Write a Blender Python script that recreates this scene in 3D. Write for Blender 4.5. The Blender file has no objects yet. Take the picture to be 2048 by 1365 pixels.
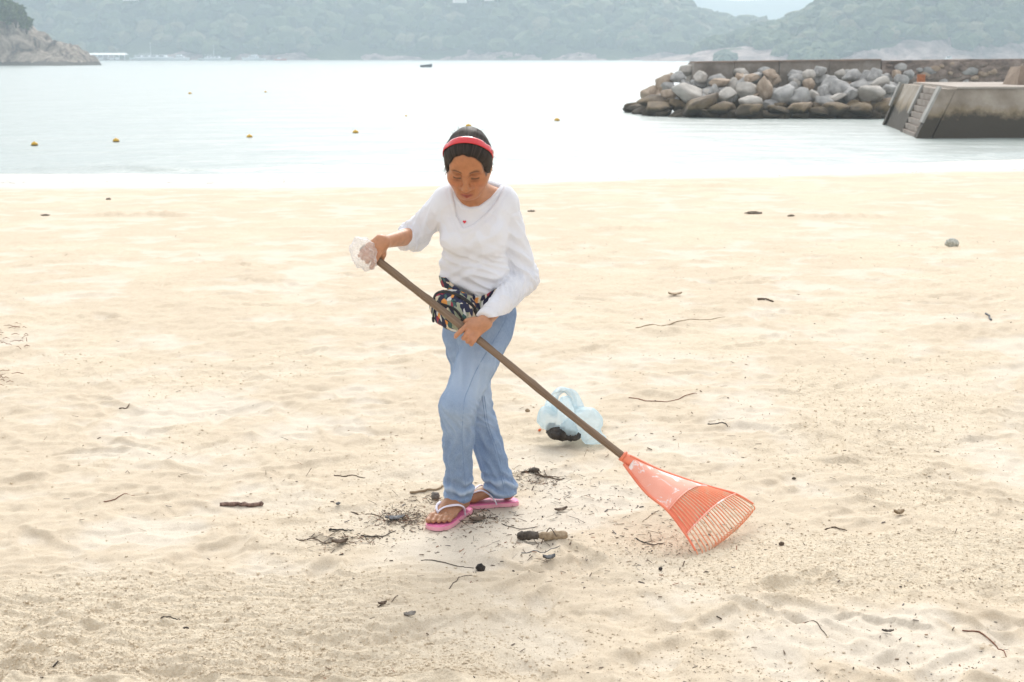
import bpy, bmesh, math, random
import numpy as np
from mathutils import Vector, Matrix, noise as mnoise

rad = math.radians
scene = bpy.context.scene
COL = scene.collection
random.seed(7)
rng = np.random.default_rng(11)

# ------------------------------------------------------------------ camera
H = 1.72                      # eye height above the sand where the woman stands
PITCH = 11.32
F = 50.0 / 36.0 * 2048.0
cam = bpy.data.cameras.new('camera')
cam_ob = bpy.data.objects.new('camera', cam)
COL.objects.link(cam_ob)
cam_ob.location = (0, 0, H)
cam_ob.rotation_euler = (rad(90 - PITCH), 0, 0)
cam.lens = 50.0
cam.sensor_width = 36.0
cam.clip_start = 0.05
cam.clip_end = 20000
cam.dof.use_dof = True
cam.dof.focus_distance = 5.25
cam.dof.aperture_fstop = 8.0
scene.camera = cam_ob

# ------------------------------------------------------------------ daylight, bright overcast
SUN_EL, SUN_AZ = 62.0, 200.0
world = bpy.data.worlds.new('World')
scene.world = world
world.use_nodes = True
wn, wl = world.node_tree.nodes, world.node_tree.links
wn.clear()
w_out = wn.new('ShaderNodeOutputWorld')
w_bg = wn.new('ShaderNodeBackground')
w_sky = wn.new('ShaderNodeTexSky')
w_sky.sky_type = 'NISHITA'
w_sky.sun_disc = False
w_sky.sun_elevation = rad(SUN_EL)
w_sky.sun_rotation = rad(SUN_AZ)
w_sky.air_density = 1.6
w_sky.dust_density = 6.0
w_sky.ozone_density = 1.0
w_hsv = wn.new('ShaderNodeHueSaturation')
w_hsv.inputs['Saturation'].default_value = 0.12
w_mix = wn.new('ShaderNodeMix')
w_mix.data_type = 'RGBA'
w_mix.inputs['Factor'].default_value = 0.55
w_mix.inputs['B'].default_value = (8.95, 8.95, 9.15, 1)     # even cloud layer
wl.new(w_sky.outputs[0], w_hsv.inputs['Color'])
wl.new(w_hsv.outputs[0], w_mix.inputs['A'])
wl.new(w_mix.outputs['Result'], w_bg.inputs['Color'])
w_bg.inputs['Strength'].default_value = 0.122
wl.new(w_bg.outputs[0], w_out.inputs[0])

sun = bpy.data.lights.new('sun', 'SUN')
sun.energy = 1.7
sun.angle = rad(28)
sun.color = (1.0, 0.965, 0.91)
sun_ob = bpy.data.objects.new('sun', sun)
COL.objects.link(sun_ob)
SUN_DIR = Vector((0.03, 0.735, 0.675)).normalized()        # towards the sun: high, behind her, a little to the left
sun_ob.rotation_euler = SUN_DIR.to_track_quat('Z', 'Y').to_euler()
w_sky.sun_elevation = math.asin(SUN_DIR.z)
w_sky.sun_rotation = math.atan2(SUN_DIR.x, SUN_DIR.y)

vs = scene.view_settings
vs.view_transform = 'Standard'
vs.look = 'None'
vs.exposure = 0.45
vs.gamma = 1.0
vs.use_curve_mapping = False
cy = scene.cycles
cy.use_denoising = True
cy.max_bounces = 7
cy.diffuse_bounces = 3
cy.glossy_bounces = 3
cy.transmission_bounces = 4
cy.transparent_max_bounces = 12
cy.volume_bounces = 2
cy.sample_clamp_indirect = 6.0
cy.caustics_reflective = False
cy.caustics_refractive = False

# ------------------------------------------------------------------ places in the world
_t = rad(PITCH)
_FW = np.array((0, math.cos(_t), -math.sin(_t)))
_UP = np.array((0, math.sin(_t), math.cos(_t)))

def at(px, py, Y):
    """world point at distance Y (metres along +y) seen at photo position px, py"""
    d = _FW + np.array(((px - 1024) / F, 0, 0)) + _UP * ((682.5 - py) / F)
    return np.array((0, 0, H)) + d * (Y / d[1])

WATER = -0.75

def shore(x):
    x = np.clip(x, -30, 30)
    return 31.2 + 0.17 * x + 0.011 * x * x

def beach(x, y):
    """the beach without its small relief"""
    s = np.maximum((y - 10.0) / (shore(x) - 10.0), 0)
    z = WATER * s ** 1.25
    return np.maximum(z, -3.5)

def gp(px, py, lift=0.0):
    """point on the sand seen at photo position px, py"""
    d = _FW + np.array(((px - 1024) / F, 0, 0)) + _UP * ((682.5 - py) / F)
    z = 0.0
    for _ in range(12):
        t = (z - H) / d[2]
        p = np.array((0, 0, H)) + d * t
        z = float(beach(p[0], p[1]))
    return np.array((p[0], p[1], float(sand_z(p[0], p[1])) + lift))

# ------------------------------------------------------------------ numeric noise
def _hash2(ix, iy, seed):
    h = (ix.astype(np.int64) * 374761393 + iy.astype(np.int64) * 668265263 + seed * 974634777) & 0x7fffffff
    h = ((h ^ (h >> 13)) * 1274126177) & 0x7fffffff
    return ((h ^ (h >> 16)) & 0xffff) / 65535.0

def vnoise(x, y, seed=0):
    """smooth gradient noise, about -1..1"""
    x = np.asarray(x, float); y = np.asarray(y, float)
    ix, iy = np.floor(x), np.floor(y)
    fx, fy = x - ix, y - iy
    u = fx * fx * fx * (fx * (fx * 6 - 15) + 10)
    v = fy * fy * fy * (fy * (fy * 6 - 15) + 10)
    def g(dx, dy):
        a = _hash2(ix + dx, iy + dy, seed) * 6.28318
        return np.cos(a) * (fx - dx) + np.sin(a) * (fy - dy)
    return ((g(0, 0) * (1 - u) + g(1, 0) * u) * (1 - v) + (g(0, 1) * (1 - u) + g(1, 1) * u) * v) * 1.5

def fbm(x, y, seed=0, octv=4, gain=0.5):
    s, a, f = 0, 1.0, 1.0
    for o in range(octv):
        s = s + a * vnoise(x * f, y * f, seed + o * 17)
        a *= gain; f *= 2.03
    return s

def sstep(a, b, x):
    t = np.clip((x - a) / (b - a), 0, 1)
    return t * t * (3 - 2 * t)

# ------------------------------------------------------------------ materials
def newmat(name):
    m = bpy.data.materials.new(name)
    m.use_nodes = True
    nt = m.node_tree
    return m, nt, nt.nodes['Principled BSDF'], nt.nodes['Material Output']

def N(nt, kind, **kw):
    n = nt.nodes.new(kind)
    for k, v in kw.items():
        if hasattr(n, k):
            setattr(n, k, v)
        else:
            n.inputs[k].default_value = v
    return n

def texco(nt, scale=(1, 1, 1), src='Object'):
    tc = N(nt, 'ShaderNodeTexCoord')
    mp = N(nt, 'ShaderNodeMapping')
    mp.inputs['Scale'].default_value = scale
    nt.links.new(tc.outputs[src], mp.inputs['Vector'])
    return mp.outputs[0]

def ntex(nt, vec, scale, detail=4, rough=0.55, dist=0.0):
    n = N(nt, 'ShaderNodeTexNoise')
    n.inputs['Scale'].default_value = scale
    n.inputs['Detail'].default_value = detail
    n.inputs['Roughness'].default_value = rough
    n.inputs['Distortion'].default_value = dist
    nt.links.new(vec, n.inputs['Vector'])
    return n.outputs['Fac']

def ramp(nt, fac, stops, interp='LINEAR'):
    r = N(nt, 'ShaderNodeValToRGB')
    cr = r.color_ramp
    cr.interpolation = interp
    while len(cr.elements) < len(stops):
        cr.elements.new(0.5)
    for e, (p, c) in zip(cr.elements, stops):
        e.position = p
        e.color = (*c, 1) if len(c) == 3 else c
    nt.links.new(fac, r.inputs['Fac'])
    return r.outputs['Color']

def mixc(nt, fac, a, b, mode='MIX'):
    m = N(nt, 'ShaderNodeMix', data_type='RGBA', blend_type=mode)
    for s, k in ((fac, 'Factor'), (a, 'A'), (b, 'B')):
        if isinstance(s, (int, float)):
            m.inputs[k].default_value = s
        elif isinstance(s, tuple):
            m.inputs[k].default_value = (*s, 1) if len(s) == 3 else s
        else:
            nt.links.new(s, m.inputs[k])
    return m.outputs['Result']

def mth(nt, op, a, b=0.0, clamp=False):
    m = N(nt, 'ShaderNodeMath', operation=op)
    m.use_clamp = clamp
    for i, s in enumerate((a, b)):
        if isinstance(s, (int, float)):
            m.inputs[i].default_value = s
        else:
            nt.links.new(s, m.inputs[i])
    return m.outputs[0]

def bump(nt, p, hgt, strength=0.4, dist=0.01, prev=None):
    b = N(nt, 'ShaderNodeBump')
    b.inputs['Strength'].default_value = strength
    b.inputs['Distance'].default_value = dist
    nt.links.new(hgt, b.inputs['Height'])
    if prev is not None:
        nt.links.new(prev, b.inputs['Normal'])
    if p is not None:
        nt.links.new(b.outputs[0], p.inputs['Normal'])
    return b.outputs[0]

def simple(name, c1, c2=None, scale=8.0, rough=0.6, bs=0.0, bscale=40.0, bdist=0.003, spec=0.4, detail=5, stretch=(1, 1, 1), sheen=0.0, lo=0.35, hi=0.65):
    m, nt, p, o = newmat(name)
    v = texco(nt, stretch)
    if c2 is None:
        c2 = tuple(x * 0.85 for x in c1)
    f = ntex(nt, v, scale, detail)
    nt.links.new(ramp(nt, f, [(lo, c1), (hi, c2)]), p.inputs['Base Color'])
    p.inputs['Roughness'].default_value = rough
    p.inputs['Specular IOR Level'].default_value = spec
    if sheen:
        p.inputs['Sheen Weight'].default_value = sheen
    if bs:
        bump(nt, p, ntex(nt, v, bscale, 4), bs, bdist)
    return m

# ------------------------------------------------------------------ objects
def link(o, parent=None):
    COL.objects.link(o)
    if parent is not None:
        o.parent = parent
    return o

def tag(o, label=None, cat=None, group=None, kind=None):
    for k, v in (('label', label), ('category', cat), ('group', group), ('kind', kind)):
        if v:
            o[k] = v
    return o

def empty(name, loc=(0, 0, 0), rz=0.0):
    o = bpy.data.objects.new(name, None)
    o.empty_display_size = 0.2
    o.location = tuple(float(v) for v in loc)
    o.rotation_euler = (0, 0, rz)
    return link(o)

def thing(name, label, cat, loc=(0, 0, 0), group=None, rz=0.0):
    return tag(empty(name, loc, rz), label, cat, group)

def mesh_ob(name, verts, faces, mat, parent=None, smooth=True, attrs=None, origin=None):
    """mesh object in world coordinates; with a parent (an unrotated empty) the mesh is made local to it"""
    v = np.asarray(verts, float).reshape(-1, 3)
    if parent is not None:
        v = v - np.array(parent_loc(parent))
    elif origin is not None:
        v = v - np.asarray(origin)
    me = bpy.data.meshes.new(name)
    if isinstance(faces, np.ndarray):
        n = len(faces); k = faces.shape[1]
        me.vertices.add(len(v)); me.vertices.foreach_set('co', v.astype(np.float32).ravel())
        me.loops.add(n * k); me.loops.foreach_set('vertex_index', faces.astype(np.int32).ravel())
        me.polygons.add(n)
        me.polygons.foreach_set('loop_start', np.arange(0, n * k, k, dtype=np.int32))
        me.update(calc_edges=True)
    else:
        me.from_pydata(v.tolist(), [], faces)
        me.update()
    me.validate()
    me.polygons.foreach_set('use_smooth', np.full(len(me.polygons), smooth))
    if attrs:
        for an, av in attrs.items():
            av = np.asarray(av, np.float32)
            if av.ndim == 1:
                a = me.attributes.new(an, 'FLOAT', 'POINT'); a.data.foreach_set('value', av)
            else:
                a = me.attributes.new(an, 'FLOAT_COLOR', 'POINT')
                a.data.foreach_set('color', np.c_[av, np.ones(len(av))].astype(np.float32).ravel())
    me.materials.append(mat)
    o = bpy.data.objects.new(name, me)
    if parent is None and origin is not None:
        o.location = tuple(float(q) for q in origin)
    return link(o, parent)

def parent_loc(p):
    l = Vector(p.location)
    while p.parent is not None:
        p = p.parent
        l = l + Vector(p.location)
    return tuple(l)

class MB:
    """collects shapes and links them as one mesh"""
    def __init__(s):
        s.v, s.f = [], []
    def add(s, verts, faces):
        b = len(s.v)
        s.v += [tuple(float(c) for c in p) for p in verts]
        s.f += [tuple(i + b for i in f) for f in faces]
        return s
    def box(s, lo, hi):
        x0, y0, z0 = lo; x1, y1, z1 = hi
        return s.add([(x0,y0,z0),(x1,y0,z0),(x1,y1,z0),(x0,y1,z0),(x0,y0,z1),(x1,y0,z1),(x1,y1,z1),(x0,y1,z1)],
                     [(0,3,2,1),(4,5,6,7),(0,1,5,4),(1,2,6,5),(2,3,7,6),(3,0,4,7)])
    def prism(s, base, top):
        n = len(base)
        return s.add(list(base) + list(top),
                     [tuple(range(n))[::-1], tuple(range(n, 2*n))] + [(i, (i+1) % n, n + (i+1) % n, n + i) for i in range(n)])
    def tube(s, pts, rs, n=8, cap=True, flat=1.0, up=None):
        pts = [np.asarray(p, float) for p in pts]
        if not hasattr(rs, '__len__'):
            rs = [rs] * len(pts)
        V, Fc = [], []
        u = None
        for i, p in enumerate(pts):
            t = pts[min(i+1, len(pts)-1)] - pts[max(i-1, 0)]
            t = t / (np.linalg.norm(t) + 1e-12)
            if up is not None:
                u = np.asarray(up, float)
            elif u is None:
                u = np.array((0, 0, 1.0)) if abs(t[2]) < 0.9 else np.array((1.0, 0, 0))
            u = u - t * np.dot(u, t); u /= (np.linalg.norm(u) + 1e-12)
            w = np.cross(t, u)
            for k in range(n):
                a = 2 * math.pi * k / n
                V.append(p + rs[i] * (math.cos(a) * u * flat + math.sin(a) * w))
        for i in range(len(pts) - 1):
            for k in range(n):
                Fc.append((i*n + k, i*n + (k+1) % n, (i+1)*n + (k+1) % n, (i+1)*n + k))
        if cap:
            Fc.append(tuple(range(n))[::-1])
            Fc.append(tuple((len(pts)-1)*n + k for k in range(n)))
        return s.add(V, Fc)
    def build(s, name, mat, parent=None, smooth=True, origin=None):
        return mesh_ob(name, s.v, s.f, mat, parent, smooth, origin=origin)

def spline(pts, n):
    """smooth curve through the points"""
    P = np.asarray(pts, float)
    m = len(P)
    if m < 3:
        return np.array([P[0] + (P[-1] - P[0]) * t for t in np.linspace(0, 1, n)])
    out = []
    for t in np.linspace(0, m - 1 - 1e-9, n):
        i = int(t); f = t - i
        p0, p1, p2, p3 = P[max(i-1, 0)], P[i], P[i+1], P[min(i+2, m-1)]
        out.append(0.5 * ((2*p1) + (p2-p0)*f + (2*p0-5*p1+4*p2-p3)*f*f + (3*p1-p0-3*p2+p3)*f**3))
    return np.array(out)

_ICO = {}
def ico(sub):
    if sub not in _ICO:
        bm = bmesh.new(); bmesh.ops.create_icosphere(bm, subdivisions=sub, radius=1.0)
        v = np.array([q.co[:] for q in bm.verts]); f = np.array([[q.index for q in fc.verts] for fc in bm.faces])
        bm.free(); _ICO[sub] = (v, f)
    return _ICO[sub]

def n3(P, scale, seed=0.0):
    return np.array([mnoise.noise(Vector((p[0]*scale + seed, p[1]*scale + seed*1.7, p[2]*scale - seed))) for p in P])
# ================================================================== the beach
FOOTPRINTS = []
def _make_footprints():
    r = random.Random(5)
    for i in range(420):
        Y = 3.6 + 11.0 * r.random() ** 1.35
        X = (r.random() - 0.42) * 0.95 * (Y + 0.6)
        if (abs(X + 0.08) < 0.42 and 4.9 < Y < 5.7):
            continue
        FOOTPRINTS.append((X, Y, r.uniform(0, 6.28), r.uniform(0.10, 0.17), r.uniform(0.045, 0.075), r.uniform(0.006, 0.017)))
_make_footprints()
_FP = np.array(FOOTPRINTS)

LEDGES = [(*at(938, 1196, 4.55)[:2], .13, .045, 0.05, .016), (*at(1768, 1316, 4.2)[:2], .16, .06, -0.45, .022), (*at(1905, 1003, 5.42)[:2], .12, .06, .2, .018), (*at(765, 1264, 4.33)[:2], .10, .03, .05, .012),
          (*at(1962, 862, 6.35)[:2], .18, .05, .25, .016), (*at(1690, 918, 5.93)[:2], .12, .05, -.3, .018), (*at(1540, 1295, 4.25)[:2], .12, .06, -.1, .010), (*at(1130, 1298, 4.24)[:2], .15, .04, .1, .010), (*at(780, 925, 5.9)[:2], .15, .05, .1, .010)]
MOUNDS = [(*at(285, 412, 17.5)[:2], 0.55, 0.10, 0.10), (*at(1690, 408, 17.0)[:2], 0.45, 0.16, 0.07), (*at(1255, 430, 15.5)[:2], 0.5, 0.15, 0.05),
          (*at(180, 533, 10.3)[:2], 0.20, 0.06, 0.035), (*at(1420, 355, 24.0)[:2], 0.8, 0.2, 0.06), (*at(330, 948, 5.72)[:2], 0.12, 0.03, 0.018),
          (*at(1690, 918, 5.95)[:2], 0.10, 0.04, 0.028), (*at(1350, 594, 8.9)[:2], 0.25, 0.08, 0.03), (*at(1980, 590, 9.0)[:2], 0.5, 0.2, 0.03)]

def raked(x, y):
    """where the sand has been raked over and lies loose: 0 smooth .. 1 rough"""
    a = sstep(0.0, 0.45, -0.05 * 0 + 4.75 - y + 0.28 * vnoise(x * 1.3, y * 1.6, 91)) * sstep(0.25, -0.55, x + 0.35 * vnoise(x * 1.1, y * 1.4, 92))
    b = sstep(0.15, 0.6, x + 0.3 * vnoise(x * 1.2, y * 1.2, 95)) * sstep(5.1, 4.85, y + 0.2 * vnoise(x, y * 1.5, 93)) * sstep(4.2, 4.5, y + 0.15 * vnoise(x * 1.4, y, 94))
    c = sstep(-0.05, 0.5, fbm(x * 0.75 + 3, y * 0.55, 61, 3)) * sstep(-1.0, 2.0, x) * 0.75
    d = sstep(0.05, 0.6, fbm(x * 0.9, y * 0.7, 67, 3)) * 0.45
    return np.clip(np.maximum(np.maximum(a, b), np.maximum(c, d)), 0, 1)

def relief(x, y):
    x = np.asarray(x, float); y = np.asarray(y, float)
    near = np.exp(-np.maximum(y - 8, 0) / 9.0)
    z = 0.012 * vnoise(x * 0.9, y * 0.9, 1) + 0.010 * vnoise(x * 2.3, y * 2.3, 2) + near * 0.0055 * fbm(x * 10.5, y * 11.5, 4, 2)
    z += (0.010 * fbm(x * 5.2, y * 5.2, 3, 3)) * (0.35 + 0.65 * near)
    z += near * (0.0065 * (0.5 - np.abs(fbm(x * 4.3 + 1.5 * vnoise(x * 2, y * 2, 14), y * 5.2, 15, 2))) + 0.0040 * (0.5 - np.abs(vnoise(x * 12, y * 14, 16))))
    # crescent ledges: steep on one side, as in trodden sand
    w = fbm(x * 1.9 + 0.4 * vnoise(x * 1.2, y * 1.2, 8), y * 2.4, 21, 2)
    z += 0.006 * sstep(0.02, 0.16, w) * sstep(0.9, 0.2, w)
    z *= (1 - sstep(20, 27, y))
    # keep the ground even under the woman and the rake
    flat = np.exp(-(((x + 0.08) / 0.42) ** 2 + ((y - 5.2) / 0.36) ** 2)) + np.exp(-(((x - 0.75) / 0.35) ** 2 + ((y - 4.9) / 0.35) ** 2))
    z *= 1 - 0.7 * np.clip(flat, 0, 1)
    return z

def _dents(x, y, z):
    """footprints: a hollow with a raised rim"""
    for (fx, fy, a, l, w, dep) in FOOTPRINTS:
        m = (np.abs(x - fx) < 0.4) & (np.abs(y - fy) < 0.4)
        if not m.any():
            continue
        dx, dy = x[m] - fx, y[m] - fy
        u = (dx * math.cos(a) + dy * math.sin(a)) / l
        v = (-dx * math.sin(a) + dy * math.cos(a)) / w
        r = np.sqrt(u * u + v * v) * (1 + 0.15 * np.sin(5 * a + 3 * np.arctan2(v, u)))
        z[m] += dep * (-0.9 * sstep(1.15, 0.62, r) + 0.55 * np.exp(-((r - 1.25) / 0.22) ** 2) * (0.6 + 0.4 * u))
    # crusts lifted by feet: a slab that tilts up and breaks off along one side
    for (lx, ly, a_, b_, an, hh) in LEDGES:
        m = (np.abs(x - lx) < 0.4) & (np.abs(y - ly) < 0.4)
        if not m.any():
            continue
        dx, dy = x[m] - lx, y[m] - ly
        u = (dx * math.cos(an) + dy * math.sin(an)) / a_
        v = (-dx * math.sin(an) + dy * math.cos(an)) / b_
        v = v + .18 * vnoise(u * 5, u * 0, 9) + .35 * u * u
        v = v + .16 * vnoise(x[m] * 60, y[m] * 60, 12)
        z[m] += hh * .5 * sstep(-.62, -.50, v) * sstep(1.8, -.5, v) * sstep(1.05, .7, np.abs(u + .2 * vnoise(x[m] * 25, y[m] * 25, 13)))
        z[m] -= hh * .25 * np.exp(-((v + .95) / .3) ** 2) * sstep(1.0, .7, np.abs(u))
    for (mx, my, sx, sy, hh) in MOUNDS:
        q = np.exp(-((x - mx) / sx) ** 2 - ((y - my) / sy) ** 2)
        z += hh * q * (0.75 + 0.5 * vnoise(x * 9, y * 9, 33))
    return z

def sand_full(x, y):
    sh = np.shape(x)
    x = np.atleast_1d(np.asarray(x, float)).ravel(); y = np.atleast_1d(np.asarray(y, float)).ravel()
    z = _dents(x, y, relief(x, y))
    rk = raked(x, y)
    z = z + rk * (0.0034 * fbm(x * 26, y * 30, 5, 3, 0.6)) * np.exp(-np.maximum(y - 4, 0) / 5)
    # rake lines at the lower left
    z = z + 0.0035 * np.sin(y * 150 + 5 * vnoise(x * 2, y * 4, 7)) * sstep(4.75, 4.5, y) * sstep(0.0, -0.5, x)
    return (beach(x, y) + z).reshape(sh)

def sand_z(x, y):
    return float(sand_full(np.array([x]), np.array([y]))[0])

def build_sand():
    rows = [-40, -20, -10, -4, 0, 2, 3, 3.5]
    y = 3.7
    while y < 30:
        rows.append(y)
        y += 0.0065 * (y / 3.9) ** 1.72
    rows += list(np.arange(30, 44, 0.35)) + [46, 50, 56, 64, 80, 110]
    rows = np.array(rows)
    u = np.linspace(-1, 1, 861)
    g = np.where(np.abs(u) < 0.93, u / 0.93, np.sign(u) * (1 + ((np.abs(u) - 0.93) / 0.07) ** 2 * 22))
    wy = 0.47 * np.clip(rows, 4.0, 45) + 0.15
    X = g[None, :] * wy[:, None]
    Yg = np.repeat(rows[:, None], len(u), 1)
    x, y = X.ravel(), Yg.ravel()
    z = sand_full(x, y)
    ny, nx = len(rows), len(u)
    idx = np.arange(ny * nx).reshape(ny, nx)
    f = np.stack([idx[:-1, :-1], idx[:-1, 1:], idx[1:, 1:], idx[1:, :-1]], -1).reshape(-1, 4)
    rk = raked(x, y)
    nn = fbm(x * 2.1, y * 2.1, 41, 4)
    hol = z - beach(x, y)
    pale = sstep(0.10, 0.55, 0.55 * nn - 14 * hol + 0.35 * vnoise(x * 0.7, y * 0.5, 44) + 0.22) * (1 - 0.8 * rk)
    wet = sstep(-7.5, -6.0, y - shore(x) - 1.8 * sstep(-3, 3, x) + 0.25 * vnoise(x * 1.1, y * 0.4, 53) + 0.35 * vnoise(x * 0.5, y * 0.3, 51) + 0.12 * vnoise(x * 2.5, y, 52))
    m, nt, p, o = newmat('dry_sand')
    v = texco(nt)
    at_ = lambda nme: N(nt, 'ShaderNodeAttribute', attribute_name=nme).outputs['Fac']
    grain = ntex(nt, v, 210, 5, 0.75)
    vl = N(nt, 'ShaderNodeTexVoronoi', feature='F1'); vl.inputs['Scale'].default_value = 80
    nt.links.new(v, vl.inputs['Vector'])
    clod = mth(nt, 'SUBTRACT', 1.0, vl.outputs['Distance'])
    mid = ntex(nt, v, 30, 5, 0.65)
    c = ramp(nt, mid, [(0.3, (0.59, 0.495, 0.375)), (0.7, (0.67, 0.58, 0.455))])
    c = mixc(nt, at_('pale'), c, (0.69, 0.62, 0.52))
    c = mixc(nt, mth(nt, 'MULTIPLY', at_('rough'), 0.75), c, ramp(nt, mid, [(0.3, (0.70, 0.595, 0.445)), (0.7, (0.82, 0.725, 0.575))]))
    c = mixc(nt, ramp(nt, grain, [(0.38, (0, 0, 0)), (0.68, (.55, .55, .55))]), c, mixc(nt, 1.0, c, (0.62, 0.57, 0.49), 'MULTIPLY'))
    c = mixc(nt, at_('wet'), c, (0.50, 0.475, 0.44))
    nt.links.new(c, p.inputs['Base Color'])
    r = mixc(nt, at_('wet'), (0.95, 0.95, 0.95), (0.5, 0.5, 0.5))
    nt.links.new(r, p.inputs['Roughness'])
    p.inputs['Specular IOR Level'].default_value = 0.3
    hb = mth(nt, 'ADD', mth(nt, 'ADD', mth(nt, 'MULTIPLY', grain, 0.75), mid), mth(nt, 'MULTIPLY', clod, mth(nt, 'ADD', 0.12, mth(nt, 'MULTIPLY', at_('rough'), 0.8))))
    st = mth(nt, 'MULTIPLY', mth(nt, 'SUBTRACT', 1.0, at_('wet')), mth(nt, 'ADD', 0.36, mth(nt, 'MULTIPLY', at_('rough'), 0.26)))
    b = N(nt, 'ShaderNodeBump'); b.inputs['Distance'].default_value = 0.012
    nt.links.new(st, b.inputs['Strength']); nt.links.new(hb, b.inputs['Height']); nt.links.new(b.outputs[0], p.inputs['Normal'])
    ob = mesh_ob('beach_sand', np.c_[x, y, z], f, m, attrs={'rough': rk, 'pale': pale, 'wet': wet})
    tag(ob, kind='structure')
build_sand()

# ------------------------------------------------------------------ the sea
def build_water():
    rows = list(np.arange(24, 46, 0.22)) + list(46 * 1.03 ** np.arange(0, 100)) + [1200, 2000, 4000, 7000]
    rows = np.array(sorted(rows))
    u = np.linspace(-1, 1, 301)
    g = np.where(np.abs(u) < 0.9, u / 0.9, np.sign(u) * (1 + ((np.abs(u) - 0.9) / 0.1) ** 2 * 4))
    wy = 0.55 * rows + 8
    x = (g[None, :] * wy[:, None]).ravel(); y = np.repeat(rows[:, None], len(u), 1).ravel()
    k = np.exp(-np.maximum(y - 45, 0) / 60.0)
    d = y - shore(x)
    z = WATER + k * (0.020 * vnoise(x * 0.55, y * 1.1, 71) + 0.010 * vnoise(x * 1.6, y * 2.6, 72))
    lip = d - 1.3 + 0.5 * vnoise(x * 0.22, y * 0.05, 73)
    z += 0.12 * np.exp(-(lip / 0.34) ** 2) * (0.55 + 0.6 * vnoise(x * 0.3, 0 * y, 74))
    z += 0.05 * np.exp(-((d - 5.0 + 0.8 * vnoise(x * 0.15, 0 * y, 75)) / 0.7) ** 2) * (0.5 + 0.6 * vnoise(x * 0.2, 0 * y, 76))
    ny, nx = len(rows), len(u)
    idx = np.arange(ny * nx).reshape(ny, nx)
    f = np.stack([idx[:-1, :-1], idx[:-1, 1:], idx[1:, 1:], idx[1:, :-1]], -1).reshape(-1, 4)
    m, nt, p, o = newmat('sea_water')
    v = texco(nt)
    p.inputs['Base Color'].default_value = (0.315, 0.365, 0.35, 1)
    p.inputs['Roughness'].default_value = 0.255
    p.inputs['IOR'].default_value = 1.333
    p.inputs['Specular IOR Level'].default_value = 0.5
    v2 = texco(nt, (0.55, 1.3, 1))
    h1 = ntex(nt, v2, 2.2, 4, 0.6)
    h2 = ntex(nt, v2, 0.35, 3, 0.5)
    hh = mth(nt, 'ADD', mth(nt, 'MULTIPLY', h1, 0.22), h2)
    bump(nt, p, hh, 0.75, 0.5)
    tag(mesh_ob('sea_water', np.c_[x, y, z], f, m), kind='structure')
build_water()

# ------------------------------------------------------------------ far shores
def gridmesh(name, X, Yg, Z, mat):
    ny, nx = X.shape
    idx = np.arange(ny * nx).reshape(ny, nx)
    f = np.stack([idx[:-1, :-1], idx[:-1, 1:], idx[1:, 1:], idx[1:, :-1]], -1).reshape(-1, 4)
    return tag(mesh_ob(name, np.c_[X.ravel(), Yg.ravel(), Z.ravel()], f, mat), kind='structure')

def hill_mat(name, rock_hi):
    m, nt, p, o = newmat(name)
    v = texco(nt)
    g = ramp(nt, ntex(nt, v, 0.05, 5), [(0.35, (0.035, 0.06, 0.02)), (0.65, (0.075, 0.10, 0.035))])
    rk = ramp(nt, ntex(nt, v, 0.07, 8, 0.75, 0.6), [(0.36, (0.10, 0.075, 0.065)), (0.5, (0.30, 0.225, 0.20)), (0.64, (0.52, 0.42, 0.37))])
    geo = N(nt, 'ShaderNodeNewGeometry'); sx = N(nt, 'ShaderNodeSeparateXYZ')
    nt.links.new(geo.outputs['Position'], sx.inputs[0])
    hz = mth(nt, 'ADD', sx.outputs['Z'], mth(nt, 'MULTIPLY', mth(nt, 'SUBTRACT', ntex(nt, v, 0.03, 4), 0.5), -40))
    f = mth(nt, 'LESS_THAN', hz, rock_hi)
    nt.links.new(mixc(nt, f, g, rk), p.inputs['Base Color'])
    p.inputs['Roughness'].default_value = 0.95
    bump(nt, p, ntex(nt, v, 0.25, 6, 0.7), 0.8, 3.0)
    return m

def prof(xs, pts, dist):
    """ridge height over x at the distance, from the skyline in the photo"""
    px = np.array([a for a, b in pts], float); hz = np.array([(113 - b) / F * dist + H for a, b in pts])
    wx = (px - 1024) / F * dist
    return np.interp(xs, wx, hz)

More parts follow.
